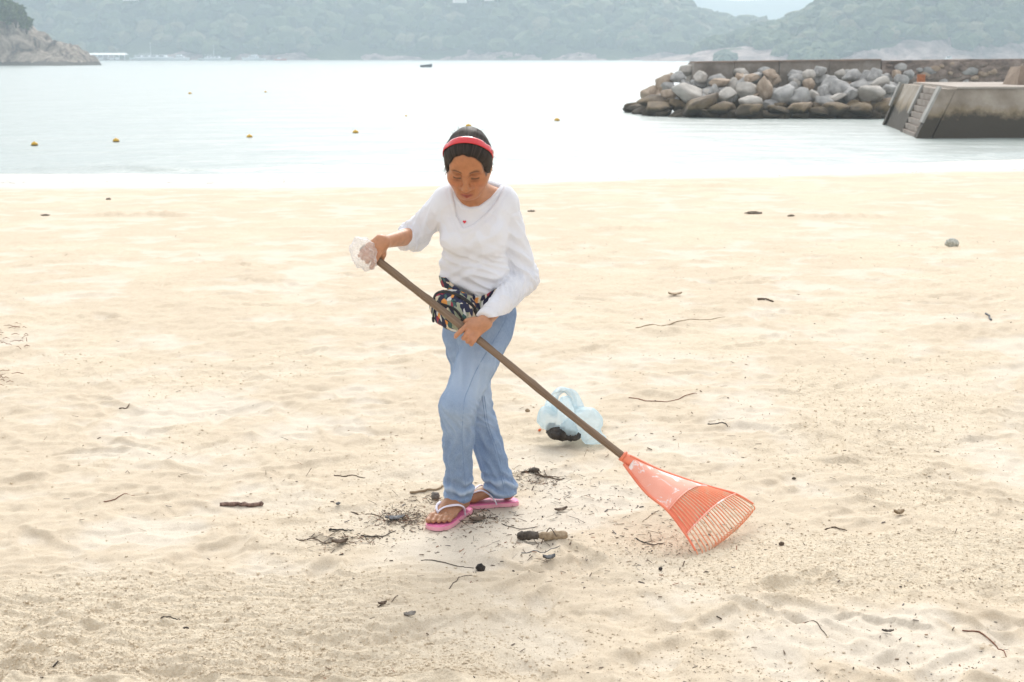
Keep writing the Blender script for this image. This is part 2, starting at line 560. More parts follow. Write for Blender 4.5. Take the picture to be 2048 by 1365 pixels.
HILL = {}
def build_hills():
    # left and middle wooded ridge across the bay
    def hillA(x, y):
        r = prof(x, [(-1200, -190), (-400, -170), (100, -120), (500, -150), (900, -110), (1200, -40), (1310, 0), (1400, 32), (1480, 46), (1545, 50), (1640, 70), (1750, 100), (1900, 113)], 1080)
        s = sstep(0, 1, (y - (930 + 30 * vnoise(x * 0.006, 0 * x, 3) - 0.10 * x)) / 150.0)
        bk = 1 - sstep(1150, 1500, y) * 0.6
        r = r - 9.0
        return -2 + (r + 2) * s ** 0.8 * bk + 5 * s * fbm(x * 0.012, y * 0.012, 5, 4) + sstep(0.0, 0.05, s) * 1.5
    def hillB(x, y):
        r = prof(x, [(1180, 116), (1280, 112), (1400, 92), (1500, 60), (1560, 44), (1640, 17), (1690, 1), (1800, -40), (2000, -70), (2300, -120), (3000, -150)], 800)
        s = sstep(0, 1, (y - (715 + 18 * vnoise(x * 0.012, 0 * x, 13))) / 85.0)
        bk = 1 - sstep(830, 1000, y) * 0.7
        r = r - 5.5
        return -2 + (r + 2) * s ** 0.7 * bk + 4.0 * s * fbm(x * 0.02, y * 0.02, 15, 4)
    def hillC(x, y):
        r = prof(x, [(-1000, 60), (600, 40), (1100, 8), (1300, 2), (1480, 4), (1700, 1), (2100, 10), (3000, 40)], 2300)
        return -2 + (r + 2) * sstep(2150, 2330, y) * (1 - 0.5 * sstep(2350, 2700, y)) + 6 * fbm(x * 0.006, y * 0.006, 25, 4) * sstep(2150, 2300, y)
    HILL['A'], HILL['B'] = hillA, hillB
    for nm, fn, xr, yr, st, rh in (('wooded_hill', hillA, (-1100, 420), (900, 1520), 7.0, 1.0), ('rocky_hill', hillB, (20, 800), (690, 1010), 5.0, 7.0), ('distant_hill', hillC, (-1600, 1700), (2100, 2720), 20.0, -30)):
        X, Yg = np.meshgrid(np.arange(xr[0], xr[1], st), np.arange(yr[0], yr[1], st))
        gridmesh(nm, X, Yg, fn(X, Yg), hill_mat(nm + '_ground', rh))

    # the woods on them read as one mass
    m, nt, p, o = newmat('forest_leaves')
    gi = N(nt, 'ShaderNodeNewGeometry')
    v = texco(nt)
    c = ramp(nt, gi.outputs['Random Per Island'], [(0.0, (0.035, 0.065, 0.02)), (0.55, (0.065, 0.105, 0.03)), (0.85, (0.11, 0.14, 0.05)), (1.0, (0.17, 0.16, 0.08))])
    nt.links.new(mixc(nt, 0.7, c, ramp(nt, ntex(nt, v, 0.9, 4), [(0.3, (0.4, 0.4, 0.4)), (0.7, (1.3, 1.3, 1.2))]), 'MULTIPLY'), p.inputs['Base Color'])
    p.inputs['Roughness'].default_value = 0.9
    bump(nt, p, ntex(nt, v, 1.1, 4), 1.0, 1.2)
    iv, if_ = ico(2)
    for nm, fn, xr, yr, n, rr in (('forest', HILL['A'], (-520, 330), (925, 1160), 3600, (4.0, 8.5)), ('forest', HILL['B'], (105, 420), (712, 850), 1700, (3.0, 6.0))):
        V, Fc = [], []
        r = np.random.default_rng(3 if n > 2000 else 4)
        x = r.uniform(*xr, n); y = yr[0] + (yr[1] - yr[0]) * r.random(n) ** 1.2
        z = fn(x, y)
        hmin = 4 + 5 * vnoise(x * 0.02, y * 0.02, 88) if n > 2000 else 4 + 15 * vnoise(x * 0.03, y * 0.035, 89) + sstep(190, 290, x) * 5
        ok = z > hmin
        b = 0
        for xx, yy, zz in zip(x[ok], y[ok], z[ok]):
            s = r.uniform(*rr)
            dv = iv * (1 + 0.34 * r.uniform(-1, 1, (len(iv), 1))) * np.array((s, s, s * r.uniform(0.6, 0.95)))
            V.append(dv + (xx, yy, zz + s * 0.35)); Fc.append(if_ + b); b += len(iv)
        tag(mesh_ob('forest', np.concatenate(V), np.concatenate(Fc), m, smooth=False), kind='stuff')
build_hills()

# headland at the left with its rocks and bushes
def build_headland():
    m, nt, p, o = newmat('headland_rock')
    v = texco(nt, (1, 1, 0.6))
    f1 = ntex(nt, v, 0.22, 9, 0.75, 1.0)
    c = ramp(nt, f1, [(0.36, (0.05, 0.04, 0.032)), (0.48, (0.22, 0.175, 0.135)), (0.62, (0.46, 0.39, 0.32))])
    geo = N(nt, 'ShaderNodeNewGeometry'); sx = N(nt, 'ShaderNodeSeparateXYZ')
    nt.links.new(geo.outputs['Position'], sx.inputs[0])
    lowf = mth(nt, 'LESS_THAN', mth(nt, 'ADD', sx.outputs['Z'], mth(nt, 'MULTIPLY', f1, 2.0)), 1.3)
    nt.links.new(mixc(nt, lowf, c, (0.09, 0.075, 0.055)), p.inputs['Base Color'])
    p.inputs['Roughness'].default_value = 0.9
    bump(nt, p, ntex(nt, v, 0.8, 6, 0.7), 0.9, 1.0)
    D = 400.0
    X, Yg = np.meshgrid(np.arange(-420, -106, 1.0), np.arange(374, 480, 1.0))
    top = prof(X * 408.0 / Yg, [(-400, -60), (-100, -20), (0, 28), (40, 48), (70, 72), (100, 92), (150, 106), (172, 119), (188, 126), (202, 132)], D)
    edge = 384 + 5 * vnoise(X * 0.07, 0 * X, 2)
    s = sstep(0, 1, (Yg - edge) / 22.0)
    Z = WATER - 1.5 + (top - WATER + 1.5) * s + s * (3.4 * np.abs(fbm(X * 0.10 + 0.07 * Yg, Yg * 0.12, 6, 3)) - 0.5) + 0.9 * s * fbm(X * 0.30, Yg * 0.45, 8, 3, 0.5)
    Z = np.where(top < WATER + 0.2, np.minimum(Z, WATER - 0.3), Z)
    gridmesh('headland', X, Yg, Z, m)
    leaf, nt, p, o = newmat('bush_leaf')
    gi = N(nt, 'ShaderNodeNewGeometry')
    nt.links.new(ramp(nt, gi.outputs['Random Per Island'], [(0, (0.03, 0.06, 0.015)), (0.6, (0.07, 0.115, 0.03)), (1, (0.13, 0.17, 0.06))]), p.inputs['Base Color'])
    p.inputs['Roughness'].default_value = 0.7
    bark = simple('bush_bark', (0.12, 0.09, 0.06), scale=6)
    r = np.random.default_rng(21)
    for i, (px, py, rr, lab) in enumerate([(-4, 10, 4.2, 'big dense green bush highest on the rocky headland, cut by the photo edge'), (30, 24, 3.1, 'round green bush in the middle of the row down the headland slope'),
                                           (52, 46, 1.9, 'small low green bush, lowest one clinging to the headland slope'), (12, 32, 2.4, 'low green bush tucked against bare rock under the biggest headland bush')]):
        Yt = 400 + (6 if i == 0 else 0)
        c = at(px, py, Yt)
        zb = c[2] - rr * 1.1
        root = thing('bush', lab, 'bush', (c[0], c[1], zb), 'bushes on the rocky headland')
        t = MB()
        for k in range(5):
            a = k * 1.26
            t.tube([(c[0], c[1], zb - 1.0), (c[0] + 0.2 * rr * math.cos(a), c[1] + 0.2 * rr * math.sin(a), zb + 0.5 * rr), (c[0] + 0.6 * rr * math.cos(a), c[1] + 0.6 * rr * math.sin(a), zb + 1.1 * rr)], [0.22, 0.15, 0.05], 6)
        t.build('trunk', bark, root)
        n = int(700 * rr / 3)
        V, Fc = [], []
        for k in range(n):
            d = r.normal(size=3); d /= np.linalg.norm(d)
            rad_ = rr * (0.55 + 0.5 * r.random()) * (1 + 0.25 * math.sin(4 * d[0] + 3 * d[2] + i) + 0.15 * math.sin(9 * d[1] + 5 * d[2]))
            q = c + d * rad_ * np.array((1.05, 1, 0.85))
            a, b = r.normal(size=3), r.normal(size=3)
            a /= np.linalg.norm(a); b -= a * np.dot(a, b); b /= np.linalg.norm(b)
            s = r.uniform(0.35, 0.75)
            k0 = len(V)
            V += [q - a * s, q + b * s * 0.6, q + a * s, q - b * s * 0.6]
            Fc.append((k0, k0 + 1, k0 + 2, k0 + 3))
        tag(mesh_ob('crown', np.array(V), np.array(Fc), leaf, root, smooth=False), kind='stuff')
build_headland()

# the haze over the bay
def build_haze():
    m = bpy.data.materials.new('haze_air'); m.use_nodes = True
    nt = m.node_tree; nt.nodes.clear()
    o = nt.nodes.new('ShaderNodeOutputMaterial')
    pv = nt.nodes.new('ShaderNodeVolumePrincipled')
    pv.inputs['Color'].default_value = (0.72, 0.85, 0.95, 1)
    pv.inputs['Density'].default_value = 0.00064
    pv.inputs['Anisotropy'].default_value = 0.35
    nt.links.new(pv.outputs[0], o.inputs['Volume'])
    b = MB().box((-1800, -60, -4.6), (1900, 2800, 125))
    tag(b.build('haze', m, smooth=False), kind='stuff')
build_haze()
# ================================================================== breakwater, sea wall and landing
def tide_mat(name, c1, c2, c3, scale, z_hi, wobble=0.35, rough=.9, dark=(.055, .045, .032), ochre=(.20, .14, .06)):
    """stone or concrete with the weed-stained band the tide leaves"""
    m, nt, p, o = newmat(name)
    v = texco(nt)
    gi = N(nt, 'ShaderNodeObjectInfo')
    c = ramp(nt, ntex(nt, v, scale, 6, .65), [(.3, c1), (.5, c2), (.72, c3)])
    geo = N(nt, 'ShaderNodeNewGeometry'); sx = N(nt, 'ShaderNodeSeparateXYZ')
    nt.links.new(geo.outputs['Position'], sx.inputs[0])
    wn_ = ntex(nt, geo.outputs['Position'], 1.1, 5, .7)
    h = mth(nt, 'ADD', sx.outputs['Z'], mth(nt, 'MULTIPLY', mth(nt, 'SUBTRACT', wn_, .5), wobble * 4))
    f = N(nt, 'ShaderNodeMapRange'); f.inputs['From Min'].default_value = z_hi + .10; f.inputs['From Max'].default_value = z_hi - .12
    nt.links.new(h, f.inputs['Value'])
    f2 = N(nt, 'ShaderNodeMapRange'); f2.inputs['From Min'].default_value = z_hi + .30; f2.inputs['From Max'].default_value = z_hi + .05
    nt.links.new(h, f2.inputs['Value'])
    c = mixc(nt, mth(nt, 'MULTIPLY', f2.outputs[0], .6), c, ochre)
    c = mixc(nt, mth(nt, 'MULTIPLY', f.outputs[0], .9), c, dark)
    nt.links.new(c, p.inputs['Base Color']); p.inputs['Roughness'].default_value = rough
    bump(nt, p, ntex(nt, v, scale * 3, 6, .65), .6, .06)
    return m

def build_breakwater():
    root = thing('breakwater', 'sloping mound of grey and tan boulders at the foot of the sea wall', 'breakwater', at(1500, 232, 58))
    grey = tide_mat('grey_boulder', (.24, .235, .23), (.38, .375, .365), (.52, .51, .49), 1.4, -.42)
    pale = tide_mat('pale_boulder', (.36, .34, .31), (.50, .47, .43), (.62, .59, .54), 1.2, -.40)
    tan = tide_mat('tan_boulder', (.27, .20, .15), (.42, .33, .25), (.55, .46, .37), 1.6, -.40)
    brown = tide_mat('weedy_boulder', (.10, .08, .06), (.17, .135, .10), (.26, .21, .16), 1.5, -.30)
    mats = [grey, grey, pale, grey, tan]
    iv, if_ = ico(3)
    r = np.random.default_rng(17)
    shapes = {}
    def rock_mesh(k, mat):
        key = (k, mat.name)
        if key not in shapes:
            s = 3.1 * k + 1
            q = iv.copy()
            # cut a few flat faces, then roughen
            rr = np.random.default_rng(100 + k)
            for _ in range(13):
                d = unit_(rr.normal(size=3)); lim = rr.uniform(.50, .82)
                over = np.maximum(q @ d - lim, 0)
                q = q - over[:, None] * d * .92
            q = q * (1 + .12 * n3(q, 1.6, s) + .07 * n3(q, 4.5, s + 9))[:, None]
            me = bpy.data.meshes.new('boulder')
            me.from_pydata(q.tolist(), [], if_.tolist()); me.update()
            me.polygons.foreach_set('use_smooth', np.full(len(me.polygons), True))
            me.materials.append(mat); shapes[key] = me
        return shapes[key]
    def unit_(v): return v / np.linalg.norm(v)
    count = [0]
    def boulder(px, py, w, h, Y, mat=None, tilt=None):
        Y = Y + float(np.interp(px, [1250, 1300, 1400, 1500], [7.5, 3.0, .8, 0]))
        c = at(px, py, Y)
        sc = Y / F * 1.02
        m_ = mat or mats[int(r.integers(0, 5))]
        o = bpy.data.objects.new('boulder', rock_mesh(count[0] % 11, m_)); count[0] += 1
        o.location = tuple(c - np.array(parent_loc(root)))
        o.scale = (w / 2 * sc * 1.12, max(w, h) / 2 * sc * 1.0, h / 2 * sc * 1.15)
        o.rotation_euler = (r.uniform(-.15, .15), tilt if tilt is not None else r.uniform(-.35, .35), r.uniform(-.5, .5))
        link(o, root)
    # the ones that stand out in the photo: x, y, width, height, distance, colour, tilt
    for a in [(1376, 184, 88, 36, 59.5, pale, .18), (1338, 190, 40, 26, 59.6, tan, 0), (1306, 205, 62, 26, 59.0, brown, -.1), (1276, 214, 56, 12, 59.2, brown, -.1), (1322, 216, 70, 30, 58.6, brown, .1),
              (1300, 188, 34, 34, 60.2, tan, .5), (1322, 200, 40, 26, 60.0, tan, .2), (1350, 200, 50, 26, 59.8, brown, 0), (1338, 178, 34, 26, 60.6, grey, .3), (1318, 190, 30, 26, 60.6, tan, 0), (1330, 166, 46, 32, 60.8, tan, -.5), (1345, 153, 30, 16, 61.3, tan, 0), (1370, 140, 30, 24, 61.9, pale, 0), (1358, 156, 36, 22, 61.2, grey, -.2),
              (1400, 156, 34, 28, 61.0, pale, .5), (1440, 164, 42, 18, 60.9, tan, 0), (1428, 183, 22, 26, 60.0, grey, 0), (1452, 190, 50, 36, 59.4, pale, -.6), (1405, 208, 88, 36, 58.6, brown, -.25),
              (1445, 218, 60, 30, 58.3, brown, -.3), (1503, 205, 48, 30, 58.9, pale, 0), (1500, 221, 62, 26, 58.2, brown, 0), (1530, 176, 44, 42, 59.7, tan, .1), (1490, 180, 44, 34, 60.0, pale, .2),
              (1540, 150, 32, 20, 61.2, tan, .2), (1502, 157, 36, 18, 61.2, tan, 0), (1572, 188, 56, 40, 59.2, grey, -.4), (1600, 196, 52, 40, 58.9, grey, .2), (1560, 222, 54, 22, 58.2, brown, .1), (1600, 215, 60, 24, 58.3, tan, 0),
              (1620, 170, 28, 24, 60.3, tan, 0), (1618, 152, 26, 28, 61.0, pale, 0), (1640, 143, 28, 22, 61.6, grey, 0), (1625, 189, 34, 20, 59.5, pale, 0), (1646, 205, 40, 26, 58.9, grey, .3), (1660, 168, 44, 26, 60.4, grey, -.3),
              (1645, 187, 30, 34, 59.7, grey, 0), (1682, 178, 50, 40, 60.0, grey, .4), (1706, 152, 40, 24, 61.2, grey, -.1), (1720, 172, 40, 26, 60.3, grey, -.3), (1703, 189, 34, 34, 59.4, grey, .6), (1745, 191, 62, 34, 59.2, pale, .2),
              (1765, 166, 40, 28, 60.5, pale, -.4), (1750, 152, 28, 30, 61.3, grey, .3), (1778, 178, 44, 20, 60.0, grey, -.2), (1800, 160, 30, 26, 61.0, grey, .3), (1792, 150, 22, 18, 61.6, tan, .6), (1672, 197, 40, 16, 59.2, pale, -.3),
              (1670, 216, 60, 28, 58.3, brown, 0), (1722, 220, 66, 26, 58.2, brown, .1), (1640, 222, 50, 22, 58.1, brown, 0), (1768, 216, 60, 32, 58.6, brown, -.3), (1816, 152, 26, 24, 61.6, grey, 0)]:
        boulder(*a)
    for k in range(86):           # the rest of the heap behind and between them
        u = r.random()
        px = 1300 + 500 * u; lv = r.random()
        py = 226 - (226 - 150) * lv - 4
        if px < 1385 and py < 150 + (1385 - px) * .75:
            continue
        boulder(px, py, r.uniform(20, 46), r.uniform(16, 32), 58.6 + 4.0 * lv, brown if lv < .16 else None)

    for k in range(26):           # dark foot stones standing in the water
        px = 1268 + 520 * (k + r.uniform(-.4, .4)) / 26
        boulder(px, float(np.interp(px, [1250, 1290, 1400, 1500, 1800], [219, 228, 233, 235, 233])) - r.uniform(0, 6), r.uniform(34, 60), r.uniform(14, 26), 58.4, brown)

    wall = thing('sea_wall', 'long grey concrete sea wall rising behind the boulder mound', 'sea wall', at(1700, 150, 63))
    conc = tide_mat('stained_concrete', (.15, .125, .105), (.24, .21, .18), (.34, .31, .28), 1.3, -.3)
    cap = simple('rusty_wall_top', (.30, .22, .17), (.20, .17, .15), scale=1.2, rough=.95, bs=.5, bscale=6, bdist=.05)
    mas = tide_mat('rubble_masonry', (.13, .11, .10), (.25, .20, .17), (.42, .35, .31), 2.2, -.3)
    xs = [at(p_, 128, 62.6)[0] for p_ in (1383, 1470, 1560, 1660, 1764)]
    def ztop(x): return float(np.interp(x, [at(1383, 0, 62.6)[0], at(2048, 0, 62.6)[0], 60], [at(1383, 127, 62.6)[2], at(2048, 118, 62.6)[2], 1.75]))
    for i in range(4):
        g = .012
        a, b = xs[i] + g, xs[i + 1] - g
        dy = (.0, .03, -.02, .025)[i]
        if i == 0:
            base = [(a - .25, 62.6, -1.6), (b, 62.6, -1.6), (b, 65, -1.6), (a - .25, 65, -1.6)]; top = [(a + .12, 62.75, ztop(a)), (b, 62.72, ztop(b)), (b, 64.9, ztop(b)), (a + .12, 64.9, ztop(a))]
        else:
            base = [(a, 62.6 + dy, -1.6), (b, 62.6 + dy, -1.6), (b, 65, -1.6), (a, 65, -1.6)]; top = [(a, 62.72 + dy, ztop(a)), (b, 62.72 + dy, ztop(b)), (b, 64.9, ztop(b)), (a, 64.9, ztop(a))]
        MB().prism(base, top).build('wall_block', conc, wall, smooth=False)
        MB().prism([(t[0] + (.06 if k in (0, 3) and i == 0 else 0), t[1] + (-.05 if k < 2 else .05), t[2] + .002) for k, t in enumerate(top)], [(t[0] + (.06 if k in (0, 3) and i == 0 else 0), t[1] + (-.05 if k < 2 else .05), t[2] + .075) for k, t in enumerate(top)]).build('wall_top', cap, wall, smooth=False)
    # rougher rubble masonry carrying on to the right, undercut at its foot
    x0, x1 = xs[-1] + .02, 70.0
    n = 100
    V, Fc = [], []
    zs = np.linspace(0, 1, 9)
    for i in range(n + 1):
        x = x0 + (x1 - x0) * i / n
        zt = ztop(x) + .05 * vnoise(x * 2.1, 0 * x, 3)
        for k, t in enumerate(zs):
            z = .35 + (zt - .35) * t
            under = .35 * sstep(.28, .05, t) * (.5 + .8 * vnoise(x * .9, x * 0, 5))
            V.append((x, 62.7 + .10 * fbm(x * 2.2, z * 3.1, 7, 3) + under, z))
        for k in (1, 0):
            V.append((x, 65.2, zt if k else -1.2))
        V.append((x, 62.95, -1.2))
    m = 12
    for i in range(n):
        for k in range(m):
            Fc.append((i * m + k, (i + 1) * m + k, (i + 1) * m + (k + 1) % m, i * m + (k + 1) % m))
    Fc.append(tuple(range(m))); Fc.append(tuple(n * m + k for k in range(m))[::-1])
    tag(mesh_ob('masonry', V, Fc, mas, wall, smooth=False), None)
    r2 = np.random.default_rng(5)
    iv2, if2 = ico(2)
    for k in range(70):              # stones standing proud of the masonry
        x = r2.uniform(x0 + .2, 25); z = r2.uniform(.62, ztop(x) - .18)
        s = r2.uniform(.09, .24)
        q = iv2 * (1 + .22 * n3(iv2, 1.4, k * 2.3))[:, None] * np.array((s * 1.35, .11, s * .8)) + (x, 62.70, z)
        mesh_ob('stone', q, if2, (mas, grey, mas, tan)[k % 4], wall, smooth=False)

    # landing with a stair between sloping kerbs
    conc2 = tide_mat('landing_concrete', (.20, .165, .13), (.30, .255, .205), (.42, .37, .31), 1.0, -.05, .30, dark=(.035, .03, .024))
    lightc = simple('pale_landing_top', (.46, .41, .36), (.36, .31, .27), scale=.9, rough=.95, bs=.4, bscale=12, bdist=.03)
    kerb = simple('pale_kerb', (.40, .385, .36), (.28, .27, .25), scale=1.5, rough=.95, bs=.4, bscale=10, bdist=.03)
    stepm = simple('worn_step', (.36, .31, .27), (.25, .21, .18), scale=2.0, rough=.95, bs=.3, bscale=12, bdist=.03)
    nb = at(1838, 272, 44.2); nt_ = at(1886, 175, 44.6); fb = at(1770, 242, 53.0); ft = at(1803, 165, 52.6)
    ZT = .74
    nt_[2] = ZT; ft[2] = ZT
    land = thing('landing', 'low concrete boat landing with a stair and sloping kerbs down to the water', 'landing', tuple(nb))
    def lp(f, t):
        """point on the sloping end: f 0 near .. 1 far, t 0 water .. 1 top"""
        a = nb * (1 - f) + fb * f; b = nt_ * (1 - f) + ft * f
        return a * (1 - t) + b * t
    zb = -1.8
    ext = (WATER - zb) / (ZT - WATER)
    # body with the near face, shallow enough at the end to leave room for the stair
    A = np.array((.42, 0, 0))
    base = [lp(0, -ext) + A, np.array((70, 47.5, zb)), np.array((70, 56, zb)), lp(1, -ext) + A]
    top = [lp(0, 1) + A, np.array((70, 47.7, ZT)), np.array((70, 55.6, ZT)), lp(1, 1) + A]
    base[0][2] = base[3][2] = zb
    MB().prism(base, top).build('body', conc2, land, smooth=False)
    tp = MB().prism([t + (.02 if k in (0, 3) else 0, -.04 if k < 2 else .04, .003) for k, t in enumerate(top)], [t + (.02 if k in (0, 3) else 0, -.04 if k < 2 else .04, .06) for k, t in enumerate(top)])
    tp.build('top_slab', lightc, land, smooth=False)
    def strip(name, f0, f1, out, mat, t0=-.3, t1=1.0, up=.0, back=.98):
        o = np.array((-out, 0, up))
        b = [lp(f0, t0) + o, lp(f1, t0) + o, lp(f1, t0) + A * back, lp(f0, t0) + A * back]
        t = [lp(f0, t1) + o, lp(f1, t1) + o, lp(f1, t1) + A * back, lp(f0, t1) + A * back]
        MB().prism(b, t).build(name, mat, land, smooth=False)
    strip('ramp', .425, .955, -.05, conc2, -.4, .995)
    strip('kerb', 0, .06, .05, conc2, -.4, .995); strip('kerb_top', -.001, .061, .115, kerb, .262, 1.03, .03, -.12)
    strip('kerb', .39, .425, .05, conc2, -.4, .995); strip('kerb_top', .389, .426, .115, kerb, .362, 1.03, .03, -.12)
    strip('kerb', .955, 1.0, .05, conc2, -.4, .995); strip('kerb_top', .954, 1.001, .115, kerb, .402, 1.03, .03, -.12)
    ns = 8
    for k in range(ns):
        t0, t1 = -.1 + 1.1 * k / ns, -.1 + 1.1 * (k + 1) / ns
        a, b = lp(.066, t0), lp(.385, t0)
        zt = lp(.1, t1)[2] - .015
        d = np.array((.5 + .02 * (ns - k), 0, 0))
        MB().prism([a, b, b + d, a + d], [np.array((q[0], q[1], zt)) for q in (a, b, b + d, a + d)]).build('step', stepm, land, smooth=False)
    # block of tan stone on the landing at the edge of the view, orange drum, planks
    bx = at(2046, 168, 47.5)
    blk = MB().prism([(bx[0] - .30, 47.2, ZT + .062), (bx[0] + 2.4, 47.4, ZT + .062), (bx[0] + 2.4, 48.8, ZT + .062), (bx[0] - .30, 48.6, ZT + .062)],
                     [(bx[0] - .18, 47.28, ZT + .66), (bx[0] + 2.4, 47.45, ZT + .72), (bx[0] + 2.4, 48.8, ZT + .72), (bx[0] - .1, 48.5, ZT + .64)])
    tag(blk.build('stone_block', simple('tan_block_stone', (.33, .26, .20), (.24, .185, .145), scale=2, rough=.95, bs=.6, bscale=8, bdist=.05), smooth=False), 'tan stone block standing on the landing top', 'stone block')
    c = at(1842, 162, 56.5)
    dm = simple('orange_paint', (.50, .17, .06), (.34, .12, .05), scale=8, rough=.7)
    d = thing('drum', 'small rusty orange drum between the last boulders and the landing', 'drum', (c[0], c[1], c[2] - .25))
    b = MB(); b.tube([c + (0, 0, -.25), c + (0, 0, .22)], .16, 16); b.build('shell', dm, d, smooth=False)
    b = MB()
    for z in (-.08, .08): b.tube([c + (0, 0, z - .012), c + (0, 0, z + .012)], .172, 16)
    b.build('hoop', dm, d, smooth=False)
    b = MB(); b.tube([c + (0, 0, .222), c + (0, 0, .245)], .167, 16); b.build('lid', dm, d, smooth=False)
build_breakwater()

# ================================================================== buoys, boats, pier, villa
def build_buoys():
    yel = simple('yellow_buoy_plastic', (.70, .42, .02), (.52, .30, .02), scale=9, rough=.5)
    drk = simple('buoy_waterline_slime', (.05, .05, .025), (.10, .085, .03), scale=14, rough=.7)
    for px, py, w, lab in [(69, 288, 13, 'yellow buoy farthest to the left and nearest the beach'), (232, 281, 13, 'yellow buoy second from the left in the line off the beach'),
                           (499, 273, 12, 'yellow buoy third from the left, halfway between the photo edge and the woman'), (711, 264, 12, 'yellow buoy closest to the left of the woman in the red headband'),
                           (937, 252, 12, 'yellow buoy seen just above the head of the woman'), (1114, 240, 11, 'yellow buoy right of the woman, nearest the boulder mound'),
                           (380, 187, 7, 'small faded buoy far out on the water, left of two'), (812, 232, 5, 'tiny pale buoy floating well out, up and left of the head of the woman'), (531, 184, 5, 'smallest far buoy, right of two far out on the water')]:
        d = (H - WATER) / math.tan(rad(PITCH) + math.atan((py + w * .2 - 682.5) / F))
        c = at(px, py, d); s = w / 2 / F * d
        c[2] = WATER
        root = thing('buoy', lab, 'buoy', tuple(c), 'buoys marking the swimming area')
        pr = [(.0, -.55), (.75, -.5), (.95, -.2), (1.0, .15), (.93, .5), (.72, .78), (.38, .92), (.2, .95), (.2, 1.12), (.001, 1.14)]
        n = 14
        def lathe(pr):
            V = [(c[0] + s * r_ * math.cos(6.2832 * k / n), c[1] + s * r_ * math.sin(6.2832 * k / n), WATER + s * z) for r_, z in pr for k in range(n)]
            Fc = [(i * n + k, i * n + (k + 1) % n, (i + 1) * n + (k + 1) % n, (i + 1) * n + k) for i in range(len(pr) - 1) for k in range(n)]
            return V, Fc
        mesh_ob('float', *lathe(pr[3:]), yel, root)
        mesh_ob('waterline_band', *lathe([(.0, -.55), (.75, -.5), (.97, -.2), (1.02, .14), (1.0, .16)]), drk, root)
build_buoys()

def boat(px, py, L, hull_h, Y, label, cabin=True, mast=0, hullc=(.78, .80, .82), flip=1, dark=False, cab=(.30, .75), deck2=False):
    c = at(px, py, Y); c[2] = WATER
    white = bpy.data.materials.get('boat_white') or simple('boat_white', (.80, .81, .82), (.74, .76, .78), scale=2, rough=.35)
    glass = bpy.data.materials.get('boat_glass') or simple('boat_glass', (.03, .04, .05), (.05, .06, .07), scale=3, rough=.1)
    hm = simple('hull_paint', hullc, tuple(x * .85 for x in hullc), scale=2, rough=.4)
    root = thing('boat', label, 'boat', tuple(c))
    B = L * .16
    V, Fc = [], []
    n = 14
    for i in range(n + 1):
        t = i / n
        w = B * (1 - max(0, (t - .45) / .55) ** 2.2) * (.86 + .14 * min(1, t * 4))
        sh = hull_h * (1 + .45 * t * t)
        x = c[0] + flip * L * (t - .5)
        for s_ in (-1, 1):
            V += [(x, c[1] + s_ * w * .55, WATER - .25), (x + flip * .06 * L * t * t, c[1] + s_ * w, WATER + sh)]
    for i in range(n):
        a, b = i * 4, i * 4 + 4
        Fc += [(a, b, b + 1, a + 1), (a + 2, a + 3, b + 3, b + 2), (a + 1, b + 1, b + 3, a + 3), (a, a + 2, b + 2, b)]
    Fc += [(0, 1, 3, 2), (n * 4, n * 4 + 2, n * 4 + 3, n * 4 + 1)]
    mesh_ob('hull', V, Fc, hm, root, smooth=False)
    if cabin:
        def cabin_at(a, b, z0, h, w, nm):
            x0, x1 = c[0] + flip * L * (a - .5), c[0] + flip * L * (b - .5)
            sl = flip * h * .8
            base = [(x0, c[1] - w, z0), (x1, c[1] - w, z0), (x1, c[1] + w, z0), (x0, c[1] + w, z0)]
            top = [(x0 + sl * .15, c[1] - w * .9, z0 + h), (x1 - sl, c[1] - w * .9, z0 + h), (x1 - sl, c[1] + w * .9, z0 + h), (x0 + sl * .15, c[1] + w * .9, z0 + h)]
            if flip < 0: base, top = base[::-1], top[::-1]
            cb = MB().prism(base, top).build(nm, white, root, smooth=False)
            g = MB()
            k = 4
            for j in range(k):
                xa = x0 + (x1 - sl - x0) * (j + .12) / k; xb = x0 + (x1 - sl - x0) * (j + .82) / k
                g2 = MB().box((min(xa, xb), c[1] - w * 1.01, z0 + h * .42), (max(xa, xb), c[1] - w * .9, z0 + h * .80))
                g2.build('window', glass, cb, smooth=False)
        zd = WATER + hull_h * 1.05
        cabin_at(cab[0], cab[1], zd, hull_h * .95, B * .62, 'cabin')
        if deck2:
            cabin_at(cab[0] + .06, cab[1] - .16, zd + hull_h * .96, hull_h * .8, B * .5, 'flybridge')
    if mast:
        MB().tube([(c[0], c[1], WATER + hull_h), (c[0], c[1], WATER + mast)], [.09, .05], 6).build('mast', white, root)
        MB().tube([(c[0], c[1], WATER + hull_h * 2.6), (c[0] - flip * L * .3, c[1], WATER + hull_h * 2.5)], .06, 6).build('boom', white, root)

